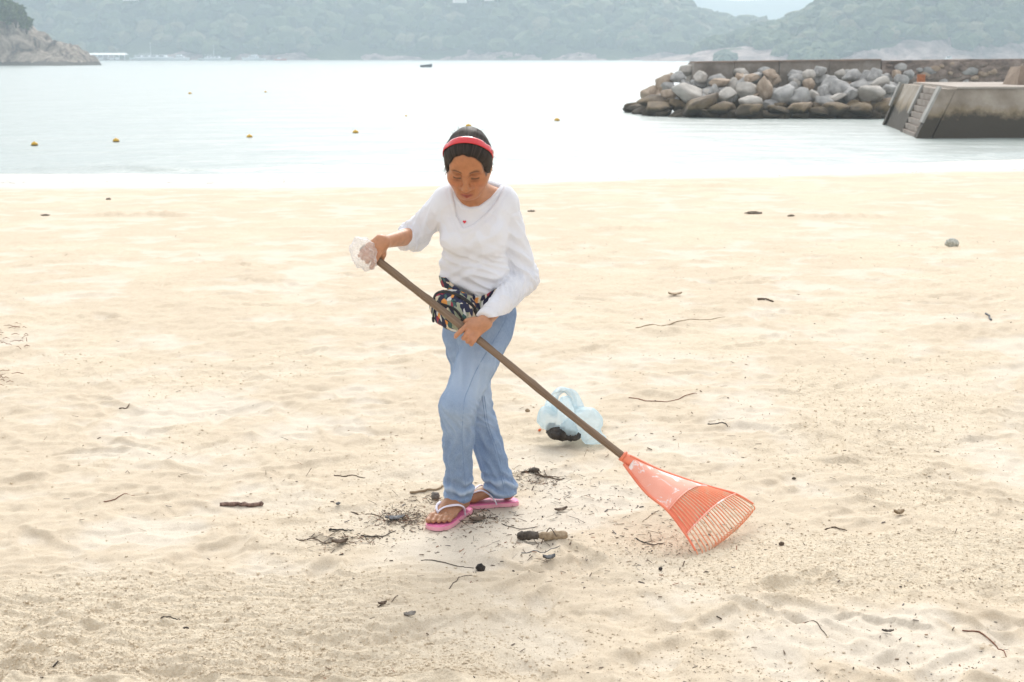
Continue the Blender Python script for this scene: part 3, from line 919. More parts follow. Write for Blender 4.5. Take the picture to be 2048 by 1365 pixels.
def build_far_things():
    boat(852, 131, 2.6, .55, 330, 'small dark open boat out on the bay, alone near the far shore', cabin=False, hullc=(.05, .06, .07))
    boat(302, 117, 24, 1.6, 850, 'long white excursion boat with a tall mast moored by the pontoon', mast=10.5, cab=(.12, .92))
    boat(360, 117, 10.5, 1.3, 850, 'white motor yacht with flybridge, second of the moored boats from the excursion boat', deck2=True, cab=(.25, .8))
    boat(428, 118, 18, 1.25, 850, 'long low white motorboat moored between two flybridge yachts', cab=(.2, .72), mast=9)
    boat(508, 118, 13, 1.3, 850, 'white motor yacht with pointed bow off the wooded far shore', deck2=True, cab=(.3, .8), flip=-1)
    boat(560, 119, 7, .9, 850, 'small boat with faded red hull, last in the row of moored boats', hullc=(.55, .26, .24), cab=(.3, .6))
    boat(1900, 121, 4.6, .9, 420, 'small white boat with peaked cabin showing above the sea wall', deck2=True, cab=(.2, .8))
    boat(1866, 121, 2.6, .75, 420, 'low white dinghy showing above the sea wall, left of a peaked cabin', cab=(.3, .7))
    # floating pontoon with an awning
    c0, c1 = at(172, 117, 830), at(266, 117, 830)
    white = bpy.data.materials['boat_white']
    wood = simple('pontoon_deck', (.35, .33, .31), (.25, .24, .23), scale=1, rough=.9)
    root = thing('pontoon', 'white roofed pontoon jutting from behind the rocky headland', 'pontoon', (c0[0], c0[1], WATER))
    MB().box((c0[0], 830, WATER - .4), (c1[0], 836, WATER + .55)).build('deck', wood, root, smooth=False)
    MB().prism([(c0[0], 829.5, WATER + 3.3), (c1[0] - 4, 829.5, WATER + 3.3), (c1[0] - 4, 836.5, WATER + 3.3), (c0[0], 836.5, WATER + 3.3)],
               [(c0[0], 832, WATER + 4.3), (c1[0] - 5, 832, WATER + 4.3), (c1[0] - 5, 834, WATER + 4.3), (c0[0], 834, WATER + 4.3)]).build('roof', white, root, smooth=False)
    for k in range(8):
        x = c0[0] + .3 + k * (c1[0] - c0[0] - 5) / 7
        MB().tube([(x, 830, WATER + .5), (x, 830, WATER + 3.3)], .16, 6).build('post', white, root)
        if k < 7:
            MB().box((x + .5, 830.4, WATER + .56), (x + 2.6, 831.4, WATER + 1.5 + .4 * (k % 2))).build('crate', white if k % 3 else wood, root, smooth=False)
    # villas among the trees near the ridge
    wl = simple('villa_wall', (.78, .76, .73), (.70, .68, .64), scale=.4, rough=.9)
    rf = simple('villa_roof', (.42, .20, .14), (.33, .16, .11), scale=.8, rough=.9)
    gl = bpy.data.materials['boat_glass']
    for px, py, wd, Y, lab, blocks in ((955, -2, 96, 990, 'white villa with red roof high on the wooded hill above the woman', ((-.5, -.22, 0, 3.2), (-.2, .12, 2.2, 6.4), (.14, .34, 1.2, 5.0), (.36, .5, 2.4, 6.0))),
                                       (255, -9, 92, 985, 'white villa on the wooded hill, cut off by the upper left photo edge', ((-.5, -.1, 0, 3.4), (-.08, .2, -.8, 4.2), (.22, .5, .6, 3.6)))):
        c = at(px, py, Y); W = wd / F * Y
        zb = c[2] - 1.5
        root = thing('villa', lab, 'villa', (c[0], Y, zb))
        for a, b, z0, z1 in blocks:
            xa, xb = c[0] + a * W, c[0] + b * W
            w = MB().box((xa, Y - 3, zb + z0 - 1.2), (xb, Y + 5, zb + z1)).build('wall', wl, root, smooth=False)
            k = max(2, int((xb - xa) / 2.6))
            for j in range(k):
                x = xa + (j + .5) * (xb - xa) / k
                MB().box((x - .55, Y - 3.04, zb + z1 - 2.3), (x + .55, Y - 2.9, zb + z1 - .8)).build('window', gl, w, smooth=False)
            ym = Y + 1
            MB().prism([(xa - .4, Y - 3.6, zb + z1 + .004), (xb + .4, Y - 3.6, zb + z1 + .004), (xb + .4, Y + 5.6, zb + z1 + .004), (xa - .4, Y + 5.6, zb + z1 + .004)],
                       [(xa + 1.2, ym - .3, zb + z1 + 1.7), (xb - 1.2, ym - .3, zb + z1 + 1.7), (xb - 1.2, ym + .3, zb + z1 + 1.7), (xa + 1.2, ym + .3, zb + z1 + 1.7)]).build('roof', rf, root, smooth=False)
build_far_things()
# ================================================================== smooth solid shapes
def rc(a, b, ra, rb, k=0.02):
    a = np.asarray(a, float); b = np.asarray(b, float)
    ab = b - a; L2 = float(ab @ ab) + 1e-12
    def d(P):
        t = np.clip(((P - a) @ ab) / L2, 0, 1)
        return np.linalg.norm(P - a - t[:, None] * ab, axis=1) - (ra + (rb - ra) * t)
    return (d, k)

def frc(a, b, ra, rb, flat, n, k=0.02):
    """tapered limb flattened along direction n"""
    a = np.asarray(a, float); b = np.asarray(b, float); n = np.asarray(n, float); n = n / np.linalg.norm(n)
    ab = b - a; L2 = float(ab @ ab) + 1e-12
    def d(P):
        t = np.clip(((P - a) @ ab) / L2, 0, 1)
        q = P - a - t[:, None] * ab
        h = q @ n
        q2 = q + n * (h * (1 / flat - 1))[:, None]
        return (np.linalg.norm(q2, axis=1) - (ra + (rb - ra) * t)) * flat
    return (d, k)

def ell(c, r, R=None, k=0.03):
    c = np.asarray(c, float); r = np.asarray(r, float)
    def d(P):
        q = P - c
        if R is not None:
            q = q @ R.T
        k0 = np.linalg.norm(q / r, axis=1)
        k1 = np.linalg.norm(q / (r * r), axis=1) + 1e-9
        return np.where(k0 < 1e-6, -r.min(), k0 * (k0 - 1) / k1)
    return (d, k)

def smin(a, b, k):
    h = np.maximum(k - np.abs(a - b), 0) / k
    return np.minimum(a, b) - h * h * k * 0.25

def smax(a, b, k):
    return -smin(-a, -b, k)

class Solid:
    def __init__(s, prims, cuts=()):
        # cuts: (fn, k[, after]) - fn(P) > 0 is kept; applied after that many prims, else at the end
        s.prims = list(prims)
        s.cuts = [(c[0], c[1], c[2] if len(c) > 2 else len(s.prims)) for c in cuts]
    def d(s, P, use=None):
        out = np.full(len(P), 1.0)
        for i in range(len(s.prims) + 1):
            for fn, k, af in s.cuts:
                if af == i:
                    out = smax(out, -fn(P), k)
            if i < len(s.prims) and (use is None or use[i]):
                out = smin(out, s.prims[i][0](P), s.prims[i][1])
        return out
    def grad(s, P, e=0.001):
        g = np.stack([s.d(P + dv) - s.d(P - dv) for dv in np.eye(3) * e], 1)
        return g / (np.linalg.norm(g, axis=1, keepdims=True) + 1e-9)
    def push(s, P, clear=0.0, both=False, it=4):
        """move points to lie at least (or exactly) clear of the surface"""
        P = np.array(P, float)
        for _ in range(it):
            d = s.d(P)
            m = clear - d
            if not both:
                m = np.maximum(m, 0)
            P = P + s.grad(P) * m[:, None]
        return P

_CORN = np.array([(i, j, k) for i in (0, 1) for j in (0, 1) for k in (0, 1)])
_EDG = [(a, b) for a in range(8) for b in range(a + 1, 8) if np.abs(_CORN[a] - _CORN[b]).sum() == 1]

def solidify(S, lo, hi, h, B=20):
    """surface of a Solid as quads (surface nets, evaluated only near the surface)"""
    lo = np.asarray(lo, float); hi = np.asarray(hi, float)
    nb = np.ceil((hi - lo) / (h * B)).astype(int)
    bi = np.stack(np.meshgrid(*[np.arange(n) for n in nb], indexing='ij'), -1).reshape(-1, 3)
    cen = lo + (bi + 0.5) * (h * B)
    Rb = h * B * 0.87
    D = np.stack([fn(cen) for fn, k in S.prims])
    mn = D.min(0)
    act = np.where((mn < Rb * 1.25 + 0.01) & (S.d(cen) > -Rb * 1.6 - 0.01))[0]
    gsz = nb * B + 2
    loc = np.stack(np.meshgrid(*[np.arange(B + 1)] * 3, indexing='ij'), -1).reshape(-1, 3)
    VK, VP, QK = [], [], []
    st = np.array((gsz[1] * gsz[2], gsz[2], 1), np.int64)
    kmax = max(k for _, k in S.prims)
    for b in act:
        use = D[:, b] < mn[b] + 2 * Rb + kmax + 0.005
        base = bi[b] * B
        P = lo + (base + loc) * h
        f = S.d(P, use).reshape(B + 1, B + 1, B + 1)
        neg = f < 0
        if neg.all() or not neg.any():
            continue
        cs = [f[c[0]:c[0] + B, c[1]:c[1] + B, c[2]:c[2] + B] for c in _CORN]
        ns = [neg[c[0]:c[0] + B, c[1]:c[1] + B, c[2]:c[2] + B] for c in _CORN]
        tot = sum(n.astype(np.int8) for n in ns)
        ci = np.argwhere((tot > 0) & (tot < 8))
        if len(ci):
            i, j, k = ci.T
            cv = np.stack([c[i, j, k] for c in cs], 1)
            acc = np.zeros((len(ci), 3)); cnt = np.zeros(len(ci))
            for a, e in _EDG:
                va, vb = cv[:, a], cv[:, e]
                m = (va < 0) != (vb < 0)
                t = np.where(m, va / np.where(m, va - vb, 1), 0)
                acc += np.where(m[:, None], _CORN[a] + t[:, None] * (_CORN[e] - _CORN[a]), 0)
                cnt += m
            VK.append((base + ci) @ st)
            VP.append(lo + (base + ci + acc / cnt[:, None]) * h)
        for ax in range(3):
            o1, o2 = [(1, 2), (2, 0), (0, 1)][ax]
            sl0 = [slice(0, B)] * 3; sl1 = [slice(0, B)] * 3; sl1[ax] = slice(1, B + 1)
            n0, n1 = neg[tuple(sl0)], neg[tuple(sl1)]
            q = np.argwhere(n0 != n1)
            if not len(q):
                continue
            g = base + q
            fl = n0[q[:, 0], q[:, 1], q[:, 2]]
            e1 = np.zeros(3, int); e1[o1] = 1; e2 = np.zeros(3, int); e2[o2] = 1
            quad = np.stack([(g - e1 - e2) @ st, (g - e2) @ st, g @ st, (g - e1) @ st], 1)
            quad[~fl] = quad[~fl][:, ::-1]
            QK.append(quad)
    K = np.concatenate(VK); V = np.concatenate(VP); Q = np.concatenate(QK)
    K, ix = np.unique(K, return_index=True); V = V[ix]
    pos = np.clip(np.searchsorted(K, Q), 0, len(K) - 1)
    ok = (K[pos] == Q).all(1)
    return V, pos[ok]

def vnormals(V, Q):
    n = np.cross(V[Q[:, 2]] - V[Q[:, 0]], V[Q[:, 3]] - V[Q[:, 1]])
    o = np.zeros_like(V)
    for c in range(4):
        np.add.at(o, Q[:, c], n)
    return o / (np.linalg.norm(o, axis=1, keepdims=True) + 1e-12)

def smooth_mesh(V, Q, it=1, lam=0.5):
    for _ in range(it):
        acc = np.zeros_like(V); cnt = np.zeros(len(V))
        for c in range(4):
            np.add.at(acc, Q[:, c], V[Q[:, (c + 1) % 4]] + V[Q[:, (c - 1) % 4]])
            np.add.at(cnt, Q[:, c], 2)
        V = V + lam * (acc / np.maximum(cnt, 1)[:, None] - V)
    return V

def poly_sd(P2, poly):
    """signed distance to a polygon, negative inside"""
    poly = np.asarray(poly, float)
    d = np.full(len(P2), 1e9); ins = np.zeros(len(P2), bool)
    for i in range(len(poly)):
        a, b = poly[i], poly[(i + 1) % len(poly)]
        e = b - a; w = P2 - a
        t = np.clip((w @ e) / (e @ e), 0, 1)
        d = np.minimum(d, np.linalg.norm(w - t[:, None] * e, axis=1))
        c = ((a[1] > P2[:, 1]) != (b[1] > P2[:, 1]))
        with np.errstate(divide='ignore', invalid='ignore'):
            xx = (b[0] - a[0]) * (P2[:, 1] - a[1]) / (b[1] - a[1]) + a[0]
        ins ^= c & (P2[:, 0] < xx)
    return np.where(ins, -d, d)
# ================================================================== the woman raking the beach
def unit(v):
    v = np.asarray(v, float)
    return v / np.linalg.norm(v)

GZ = sand_z(-0.1, 5.15)

# ---- the rake pole she holds (needed for her hands)
P0 = at(745, 513, 5.10)
P1 = at(1252, 917, 4.95)
pd = unit(P1 - P0)
pn = np.array((0, -1.0, 0)); pn = unit(pn - pd * (pn @ pd))
pq = np.cross(pn, pd)

# ---- joints
shR, elR = at(894, 404, 5.25), at(828, 471, 5.30)
shL, elL = at(1006, 409, 5.26), at(1047, 556, 5.27)
GR = P0 + pd * 0.0
GL = P0 + (P1 - P0) * 0.384
wrR = GR + pq * 0.066 + pn * 0.010
wrL = GL + pq * 0.068 + pd * 0.016 + pn * 0.012
hipL, knL, anL = at(979, 664, 5.26), at(916, 812, 5.08), at(917, 982, 5.17)
hipR, knR, anR = at(928, 664, 5.30), at(953, 815, 5.28), at(1001, 972, 5.30)
heelL, toeL = gp(933, 1026), gp(872, 1061)
heelR, toeR = gp(1031, 1011), gp(934, 1015)

# ---- head frame
PHI, YAW, ROLL = rad(35), rad(6), rad(2)
hF = np.array((-math.sin(YAW) * math.cos(PHI), -math.cos(YAW) * math.cos(PHI), -math.sin(PHI)))
hX = np.array((math.cos(YAW), -math.sin(YAW), 0))
hU = np.cross(hF, hX)
hX, hU = hX * math.cos(ROLL) - hU * math.sin(ROLL), hU * math.cos(ROLL) + hX * math.sin(ROLL)
HR = np.stack([hX, hU, hF])
hO = at(932, 352, 5.06) - 0.085 * hF
def hl(x, y, z):
    return hO + x * hX + y * hU + z * hF
def hloc(P):
    return (P - hO) @ HR.T

def head_prims():
    p = []
    p.append(ell(hl(0, .026, -.006), (.0710, .082, .085), HR))
    p.append(ell(hl(0, -.035, .028), (.067, .086, .062), HR, k=.03))
    p.append(ell(hl(0, .044, .042), (.060, .050, .047), HR, k=.03))
    for s in (-1, 1):
        p.append(ell(hl(s * .0395, -.036, .056), (.032, .032, .029), HR, k=.022))
        p.append(rc(hl(s * .057, -.03, .0), hl(s * .024, -.097, .052), .026, .020, k=.03))
    p.append(ell(hl(0, -.099, .063), (.030, .020, .024), HR, k=.028))
    p.append(ell(hl(0, -.080, .074), (.036, .026, .022), HR, k=.02))
    for s in (-1, 1):
        p.append(rc(hl(s * .045, .017, .070), hl(s * .012, .014, .086), .010, .009, k=.02))
    return p

def head_detail():
    p = []
    for s in (-1, 1):
        p.append(ell(hl(s * .032, -.004, .0705), (.0170, .0130, .0155), HR, k=.006))          # lowered upper lid
        p.append(rc(hl(s * .020, -.014, .083), hl(s * .044, -.013, .076), .0040, .0040, k=.006))  # fold under the eye
        p.append(ell(hl(s * .0155, -.047, .096), (.0110, .0092, .0112), HR, k=.007))
    p.append(rc(hl(0, .008, .084), hl(0, -.036, .108), .0085, .0105, k=.014))
    p.append(ell(hl(0, -.044, .1085), (.0145, .0118, .0128), HR, k=.008))
    for s in (-1, 1):
        p.append(rc(hl(s * .023, -.0775, .0885), hl(s * .004, -.0725, .0990), .0035, .0058, k=.006))
        p.append(rc(hl(s * .021, -.0795, .0885), hl(0, -.0850, .0965), .0035, .0068, k=.006))
        # ears
        p.append(frc(hl(s * .076, -.034, -.006), hl(s * .083, .018, -.018), .012, .018, .42, hX, k=.006))
    return p

def hand(G, s, w, side, relax=0.0):
    """fingers curled over the pole; side: +1 when the thumb lies towards the pole's start"""
    p = []
    o = lambda a, b, c: G + pd * a + pq * b + pn * c
    K = [o(si, .0235, .0185) for si in s]
    for i, si in enumerate(s):
        r = (.0088, .0090, .0086, .0076)[i]
        p.append(rc(w + pd * (si * 0.45), K[i], .0165, .0102, k=.014))
        ex = 1.0 if i == 0 else 0.0
        fan = (si - s[1]) * 0.10
        PIP = o(si + fan - side * .004 * ex, -.005 - .006 * ex, .0280)
        DIP = o(si + fan - side * .007 * ex, -.0235 - .007 * ex, .0180 + .005 * ex)
        TIP = o(si + fan - side * .006 * ex, -.0260 - .015 * ex * (1 - relax), -.003 + .010 * ex)
        p.append(rc(K[i], PIP, r + .0012, r, k=.005))
        p.append(rc(PIP, DIP, r, r * .92, k=.004))
        p.append(rc(DIP, TIP, r * .92, r * .78, k=.004))
    p.append(ell(o((s[0] + s[3]) / 2, .043, .012), (.025, .025, .014), k=.012))
    t0 = o(s[0] * 0.6, .050, .001); t1 = o(s[0] - side * .010, .028, -.008)
    t2 = o(s[0] - side * .016, .004, -.022); t3 = o(s[0] - side * .006, -.018, -.026)
    p += [rc(t0, t1, .0150, .0112, k=.010), rc(t1, t2, .0108, .0098, k=.005), rc(t2, t3, .0098, .0078, k=.005)]
    return p

def foot_frame(heel, toe, left):
    f = toe - heel; f[2] = 0; f = unit(f)
    z = np.array((0, 0, 1.0))
    s = np.cross(f, z) * (1 if left else -1)
    b = np.array((heel[0], heel[1], GZ))
    return lambda a, c, h: b + f * a + s * c + z * (h + .019)

def foot_prims(fr, an):
    p = []
    p.append(rc(fr(.032, 0, .030), fr(.052, 0, .058), .029, .027, k=.02))
    p.append(rc(fr(.054, 0, .060), an, .028, .026, k=.02))
    p.append(rc(fr(.062, .010, .062), fr(.166, .024, .022), .027, .020, k=.03))
    p.append(rc(fr(.058, -.008, .046), fr(.158, -.024, .018), .026, .017, k=.03))
    for tx, ty, r0, r1, x0 in ((.232, .030, .0145, .0125, .165), (.233, .010, .0100, .0088, .172), (.225, -.008, .0095, .0084, .168), (.213, -.0235, .0092, .0082, .160), (.198, -.037, .0088, .0080, .150)):
        mid = ((x0 + tx) / 2 + .006, ty, .0185)
        p.append(rc(fr(x0, ty * .92, .0175), fr(*mid), r0, r0, k=.004))
        p.append(rc(fr(*mid), fr(tx, ty * 1.03, .0105), r0, r1, k=.003))
    return p

frL, frR = foot_frame(heelL, toeL, True), foot_frame(heelR, toeR, False)

# ---- torso, shared by skin, undershirt and shirt with different fullness
neck0, neck1 = hl(0, -.055, -.030), at(944, 424, 5.25)
def torso_prims(o):
    c = lambda px, py, Y: at(px, py, Y)
    return [
        ell(c(952, 452, 5.25), (.134 + o, .100 + o, .150 + o)),
        ell(c(953, 535, 5.27), (.116 + o, .098 + o, .150 + o), k=.06),
        rc(shR, shL, .050 + o, .052 + o, k=.06),
        rc(at(930, 398, 5.26), at(905, 402, 5.26), .048 + o, .050 + o, k=.05),
        rc(at(968, 392, 5.26), at(1000, 402, 5.26), .050 + o, .050 + o, k=.05),
        ell(c(920, 478, 5.175), (.056 + o, .045 + o, .055 + o), k=.05),
        ell(c(977, 480, 5.175), (.056 + o, .045 + o, .055 + o), k=.05),
    ]

def cut_plane(pt, n):
    pt = np.asarray(pt, float); n = unit(n)
    return lambda P: (P - pt) @ n

# ---- skin
skin_prims = head_prims() + head_detail()
skin_prims += [rc(neck0, neck1, .050, .056, k=.03), rc(hl(0, -.085, .02), hl(0, -.10, -.03), .03, .04, k=.04)]
skin_prims += torso_prims(-.016)
skin_prims += [rc(shL, elL, .040, .036), rc(elL, wrL, .036, .0225), rc(shR, elR, .040, .036), rc(elR, wrR, .0355, .0225)]
skin_prims += hand(GL, (-.025, -.007, .010, .0255), wrL, +1)
skin_prims += hand(GR, (.016, -.001, -.018, -.033), wrR, -1, 1.0)
skin_prims += [ell(at(960, 640, 5.28), (.118, .088, .10)), rc(hipL, knL, .066, .048), rc(knL, anL, .044, .029), rc(hipR, knR, .066, .046), rc(knR, anR, .043, .029)]
skin_prims += foot_prims(frL, anL) + foot_prims(frR, anR)
def socket(s):
    f, k = ell(hl(s * .033, .000, .0960), (.023, .0145, .0185), HR)
    return f
SKIN = Solid(skin_prims)

def build_skin(root):
    # eye sockets are pressed into the face before lids and nose are added
    nb = len(head_prims())
    S = Solid(skin_prims, [(lambda P: socket(-1)(P), .016, nb), (lambda P: socket(1)(P), .016, nb)])
    V, Q = solidify(S, (-.62, 4.93, GZ - .01), (.16, 5.50, 1.60), .0032)
    V = smooth_mesh(V, Q, 1, .35)
    q = hloc(V)
    x, y, z = q.T
    ax = np.abs(x)
    col = np.tile(np.array((.50, .255, .145)), (len(V), 1))
    head = (np.linalg.norm(q - (0, 0, .01), axis=1) < .17)
    def blend(mask, c):
        mask = np.clip(mask, 0, 1)[:, None]
        np.copyto(col, col * (1 - mask) + np.array(c) * mask)
    face = head * sstep(.02, .06, z)
    blend(.9 * face, (.43, .180, .080))
    blend(.85 * head * sstep(-.005, .002, hairline(V)) * (y > -.02) * (ax < .085), (.045, .028, .020))
    blend(.35 * face * np.exp(-((ax - .045) / .02) ** 2 - ((y + .036) / .022) ** 2), (.48, .15, .075))
    # mouth
    lip = face * np.exp(-(((x) / .0215) ** 4) - ((y + .0785 + .0006) / (.0098 - .12 * ax)) ** 4) * (z > .08)
    blend(.9 * lip, (.30, .050, .040))
    blend(.9 * face * np.exp(-((x / .021) ** 6) - ((y + .0782) / .0016) ** 2), (.10, .02, .02))
    # brows, lashes, nostrils; shade painted into eye sockets and beside the nose
    arch = .0195 + .004 * sstep(.012, .034, ax) - .005 * sstep(.036, .052, ax)
    blend(.85 * face * np.exp(-((y - arch) / .0046) ** 2) * sstep(.010, .018, ax) * sstep(.054, .042, ax), (.06, .035, .02))
    lash = -.0125 - .0015 * ((ax - .032) / .014) ** 2 * -1
    blend(.95 * face * np.exp(-((y - lash) / .0034) ** 2) * sstep(.015, .020, ax) * sstep(.050, .045, ax), (.03, .018, .012))
    blend(.8 * face * np.exp(-((ax - .030) / .017) ** 2 - ((y + .021) / .005) ** 2), (.20, .070, .032))  # shade under the eyes, put into the skin colour
    blend(.65 * face * np.exp(-((ax - .029) / .018) ** 2 - ((y - .003) / .006) ** 2), (.20, .072, .032))  # shade of the eye sockets, painted over the lids
    blend(.4 * face * np.exp(-((ax - .024) / .006) ** 2 - ((y + .055) / .016) ** 2), (.26, .095, .040))  # shadow beside the nose, painted on the skin
    blend(.9 * face * np.exp(-((ax - .0085) / .0045) ** 2 - ((y + .0535) / .003) ** 2), (.07, .025, .015))
    # hands rosier, soles and feet browner, nails
    for G in (GL, GR):
        blend(.6 * np.exp(-(np.linalg.norm(V - G, axis=1) / .07) ** 4), (.52, .25, .15))
    ft = sstep(.16, .10, V[:, 2] - GZ)
    blend(.7 * ft, (.37, .185, .105))
    for fr in (frL, frR):
        for tx, ty, r in ((.236, .030, .0075), (.236, .010, .005), (.228, -.008, .005), (.216, -.0235, .0045), (.201, -.037, .004)):
            blend(.8 * np.exp(-(np.linalg.norm(V - fr(tx, ty, .021), axis=1) / r) ** 4), (.70, .45, .36))
    m, nt, p, o = newmat('skin')
    a = N(nt, 'ShaderNodeAttribute', attribute_name='pigment_and_shade').outputs['Color']
    v = texco(nt)
    mot = ramp(nt, ntex(nt, v, 45, 5, 0.6), [(.3, (.86, .84, .82)), (.7, (1.1, 1.08, 1.06))])
    nt.links.new(mixc(nt, 1.0, a, mot, 'MULTIPLY'), p.inputs['Base Color'])
    p.inputs['Roughness'].default_value = .42
    p.inputs['Specular IOR Level'].default_value = .4
    p.inputs['Subsurface Weight'].default_value = .12
    p.inputs['Subsurface Radius'].default_value = (1.0, .35, .2)
    p.inputs['Subsurface Scale'].default_value = .008
    bump(nt, p, ntex(nt, v, 320, 4, .6), .18, .002)
    return mesh_ob('body', V, Q, m, root, attrs={'pigment_and_shade': col})

# ---- hair
hair_prims = [ell(hl(0, .030, -.010), (.0805, .0890, .095), HR), ell(hl(0, .005, -.090), (.050, .052, .045), HR, k=.03), ell(hl(0, .052, .036), (.068, .052, .050), HR, k=.03)]
for _s in (-1, 1):
    hair_prims.append(ell(hl(_s * .068, .010, .010), (.016, .056, .042), HR, k=.02))
HAIRCAP = Solid(hair_prims)
def hairline(P):
    q = hloc(P)
    w = .005 * vnoise(q[:, 0] * 38, q[:, 1] * 25, 5) + .004 * np.exp(-((q[:, 0] - .012) / .022) ** 2)
    f = ell((0, -.046, .118), (.086, .149, .098))[0]
    g = ell((0, -.13, .03), (.105, .125, .12))[0]
    return np.minimum(f(q), g(q)) + w
HAIR = Solid(hair_prims, [(hairline, .006)])

def build_hair(root):
    V, Q = solidify(HAIR, hO - .2, hO + .2, .003)
    n = vnormals(V, Q)
    q = hloc(V)
    ang = np.arctan2(q[:, 0], q[:, 1] - .0)
    st = vnoise(ang * 26, q[:, 2] * 7, 3) + .6 * vnoise(ang * 55, q[:, 2] * 12, 4)
    V = V + n * (.0008 * st + .002 * vnoise(q[:, 0] * 30, q[:, 2] * 30, 6))[:, None]
    m, nt, p, o = newmat('dark_hair')
    a = N(nt, 'ShaderNodeAttribute', attribute_name='strand').outputs['Vector']
    f = ntex(nt, a, 1.0, 5, .7)
    nt.links.new(ramp(nt, f, [(.32, (.007, .005, .004)), (.55, (.032, .023, .018)), (.72, (.08, .06, .048))]), p.inputs['Base Color'])
    p.inputs['Roughness'].default_value = .55
    p.inputs['Specular IOR Level'].default_value = .22
    bump(nt, p, f, .4, .002)
    ob = mesh_ob('hair', V, Q, m, root, attrs={'strand': np.c_[ang * 34, q[:, 2] * 6, q[:, 1] * 3]})
    # loose wisps at the temples and crown
    r = random.Random(3)
    w = MB()
    for i in range(64):
        sd = r.choice((-1, 1))
        if i < 52:
            a0 = hl(sd * (.080 + r.uniform(-.004, .010)), r.uniform(-.035, .04), r.uniform(-.01, .045))
            pts = [a0]
            a0 = HAIRCAP.push(a0[None], -.001, both=True, it=6)[0]; pts = [a0]
            d = hX * sd * r.uniform(.1, .6) - hU * r.uniform(.2, 1) + hF * r.uniform(-.4, .5)
        else:
            t = r.uniform(-1.2, 1.2)
            a0 = HAIRCAP.push(hl(.088 * math.sin(t), .036 + .103 * math.cos(t), r.uniform(-.07, .02))[None], -.001, both=True, it=6)[0]
            pts = [a0]
            d = hX * math.sin(t) * .5 + hU * math.cos(t) * .35 - hF * r.uniform(.6, 1.4)
        d = unit(d); l = r.uniform(.008, .017)
        for k in range(3):
            d = unit(d + np.array((r.uniform(-.5, .5), r.uniform(-.5, .5), -r.uniform(0, .5))))
            pts.append(pts[-1] + d * l * .45)
        w.tube(spline(pts, 6), [.0007, .0006, .0006, .0005, .0004, .0002], 3)
    tag(w.build('wisps', m, ob), kind='stuff')
    return ob

def build_headband(root):
    V, Fc = [], []
    n = 61
    for i in range(n):
        t = (i / (n - 1) - .5) * 2 * rad(84)
        d = hX * math.sin(t) + (hU * math.cos(rad(17)) + hF * math.sin(rad(17))) * math.cos(t)
        c = hl(0, .012, -.004)
        w = .0158 * (1 - .45 * (abs(t) / rad(92)) ** 3)
        sd = unit(np.cross(d, hX * math.cos(t) - (hU * math.cos(rad(17)) + hF * math.sin(rad(17))) * math.sin(t)))
        row = []
        for k in range(7):
            u = -1 + 2 * k / 6
            row.append(c + d * .12 + sd * w * u)
        row = HAIRCAP.push(np.array(row), .0015, both=True, it=6)
        g = HAIRCAP.grad(row)
        V += [q for q in row] + [q + e * (.0034 - .0012 * abs(-1 + 2 * k / 6) ** 4) for k, (q, e) in enumerate(zip(row, g))]
    for i in range(n - 1):
        a, b = i * 14, (i + 1) * 14
        for k in range(6):
            Fc.append((a + k, a + k + 1, b + k + 1, b + k)); Fc.append((a + 7 + k, b + 7 + k, b + 8 + k, a + 8 + k))
        Fc.append((a, b, b + 7, a + 7)); Fc.append((a + 6, a + 13, b + 13, b + 6))
    m, nt, p, o = newmat('red_plastic_band')
    p.inputs['Base Color'].default_value = (.62, .018, .028, 1)
    p.inputs['Roughness'].default_value = .12
    p.inputs['Coat Weight'].default_value = .6
    mesh_ob('headband', V, Fc, m, root)

# ---- shirts
def px_poly(pts, Y):
    return np.array([at(a, b, Y)[[0, 2]] for a, b in pts])
V_NECK = px_poly([(926, 457), (912, 434), (907, 402), (902, 380), (896, 345), (1012, 345), (1006, 384), (991, 408), (973, 429), (947, 450)], 5.15)
CREW = px_poly([(900, 376), (914, 398), (925, 411), (939, 417), (958, 414), (981, 399), (1002, 378), (1008, 330), (890, 330)], 5.16)
def neck_cut(poly, yb):
    return lambda P: np.maximum(poly_sd(P[:, [0, 2]], poly), (P[:, 1] - yb) * 1.0)
HEM_X = [at(a, 570, 5.2)[0] for a in (870, 884, 900, 930, 960, 990, 1026, 1050)]
HEM_Z = [at(900, b, 5.2)[2] for b in (548, 556, 588, 600, 600, 580, 552, 546)]
def hem_cut(P):
    zc = np.interp(P[:, 0], HEM_X, HEM_Z)
    back = sstep(5.24, 5.34, P[:, 1])
    return P[:, 2] - (zc * (1 - back) + at(900, 575, 5.3)[2] * back)

cuffR = at(803, 483, 5.235)
cuffL = wrL + (elL - wrL) * 0.03
shirt_prims = torso_prims(0.0) + [rc(at(934, 545, 5.275), at(976, 548, 5.275), .084, .088, k=.06)] + [
    rc(shL, elL + (0, 0, .01), .052, .048, k=.016), rc(elL, cuffL + (cuffL - elL) * .2, .050, .037, k=.02),
    rc(shR, elR, .051, .044, k=.02), rc(elR, cuffR + (cuffR - elR) * .3, .044, .033, k=.03)]
def cuff_cut(P, c, e, pt, r):
    """keep everything except what lies past the cuff of that arm"""
    ax = unit(c - e)
    s = (P - c) @ ax
    rr = np.linalg.norm(P - c - s[:, None] * ax, axis=1) - r
    return np.maximum(-s, rr)
SHIRT = Solid(shirt_prims, [(neck_cut(V_NECK, 5.275), .004), (hem_cut, .006, 8),
    (lambda P: cuff_cut(P, cuffL, elL, None, .075), .004), (lambda P: cuff_cut(P, cuffR, elR, None, .075), .004)])
SHIRT_FULL = Solid(shirt_prims)

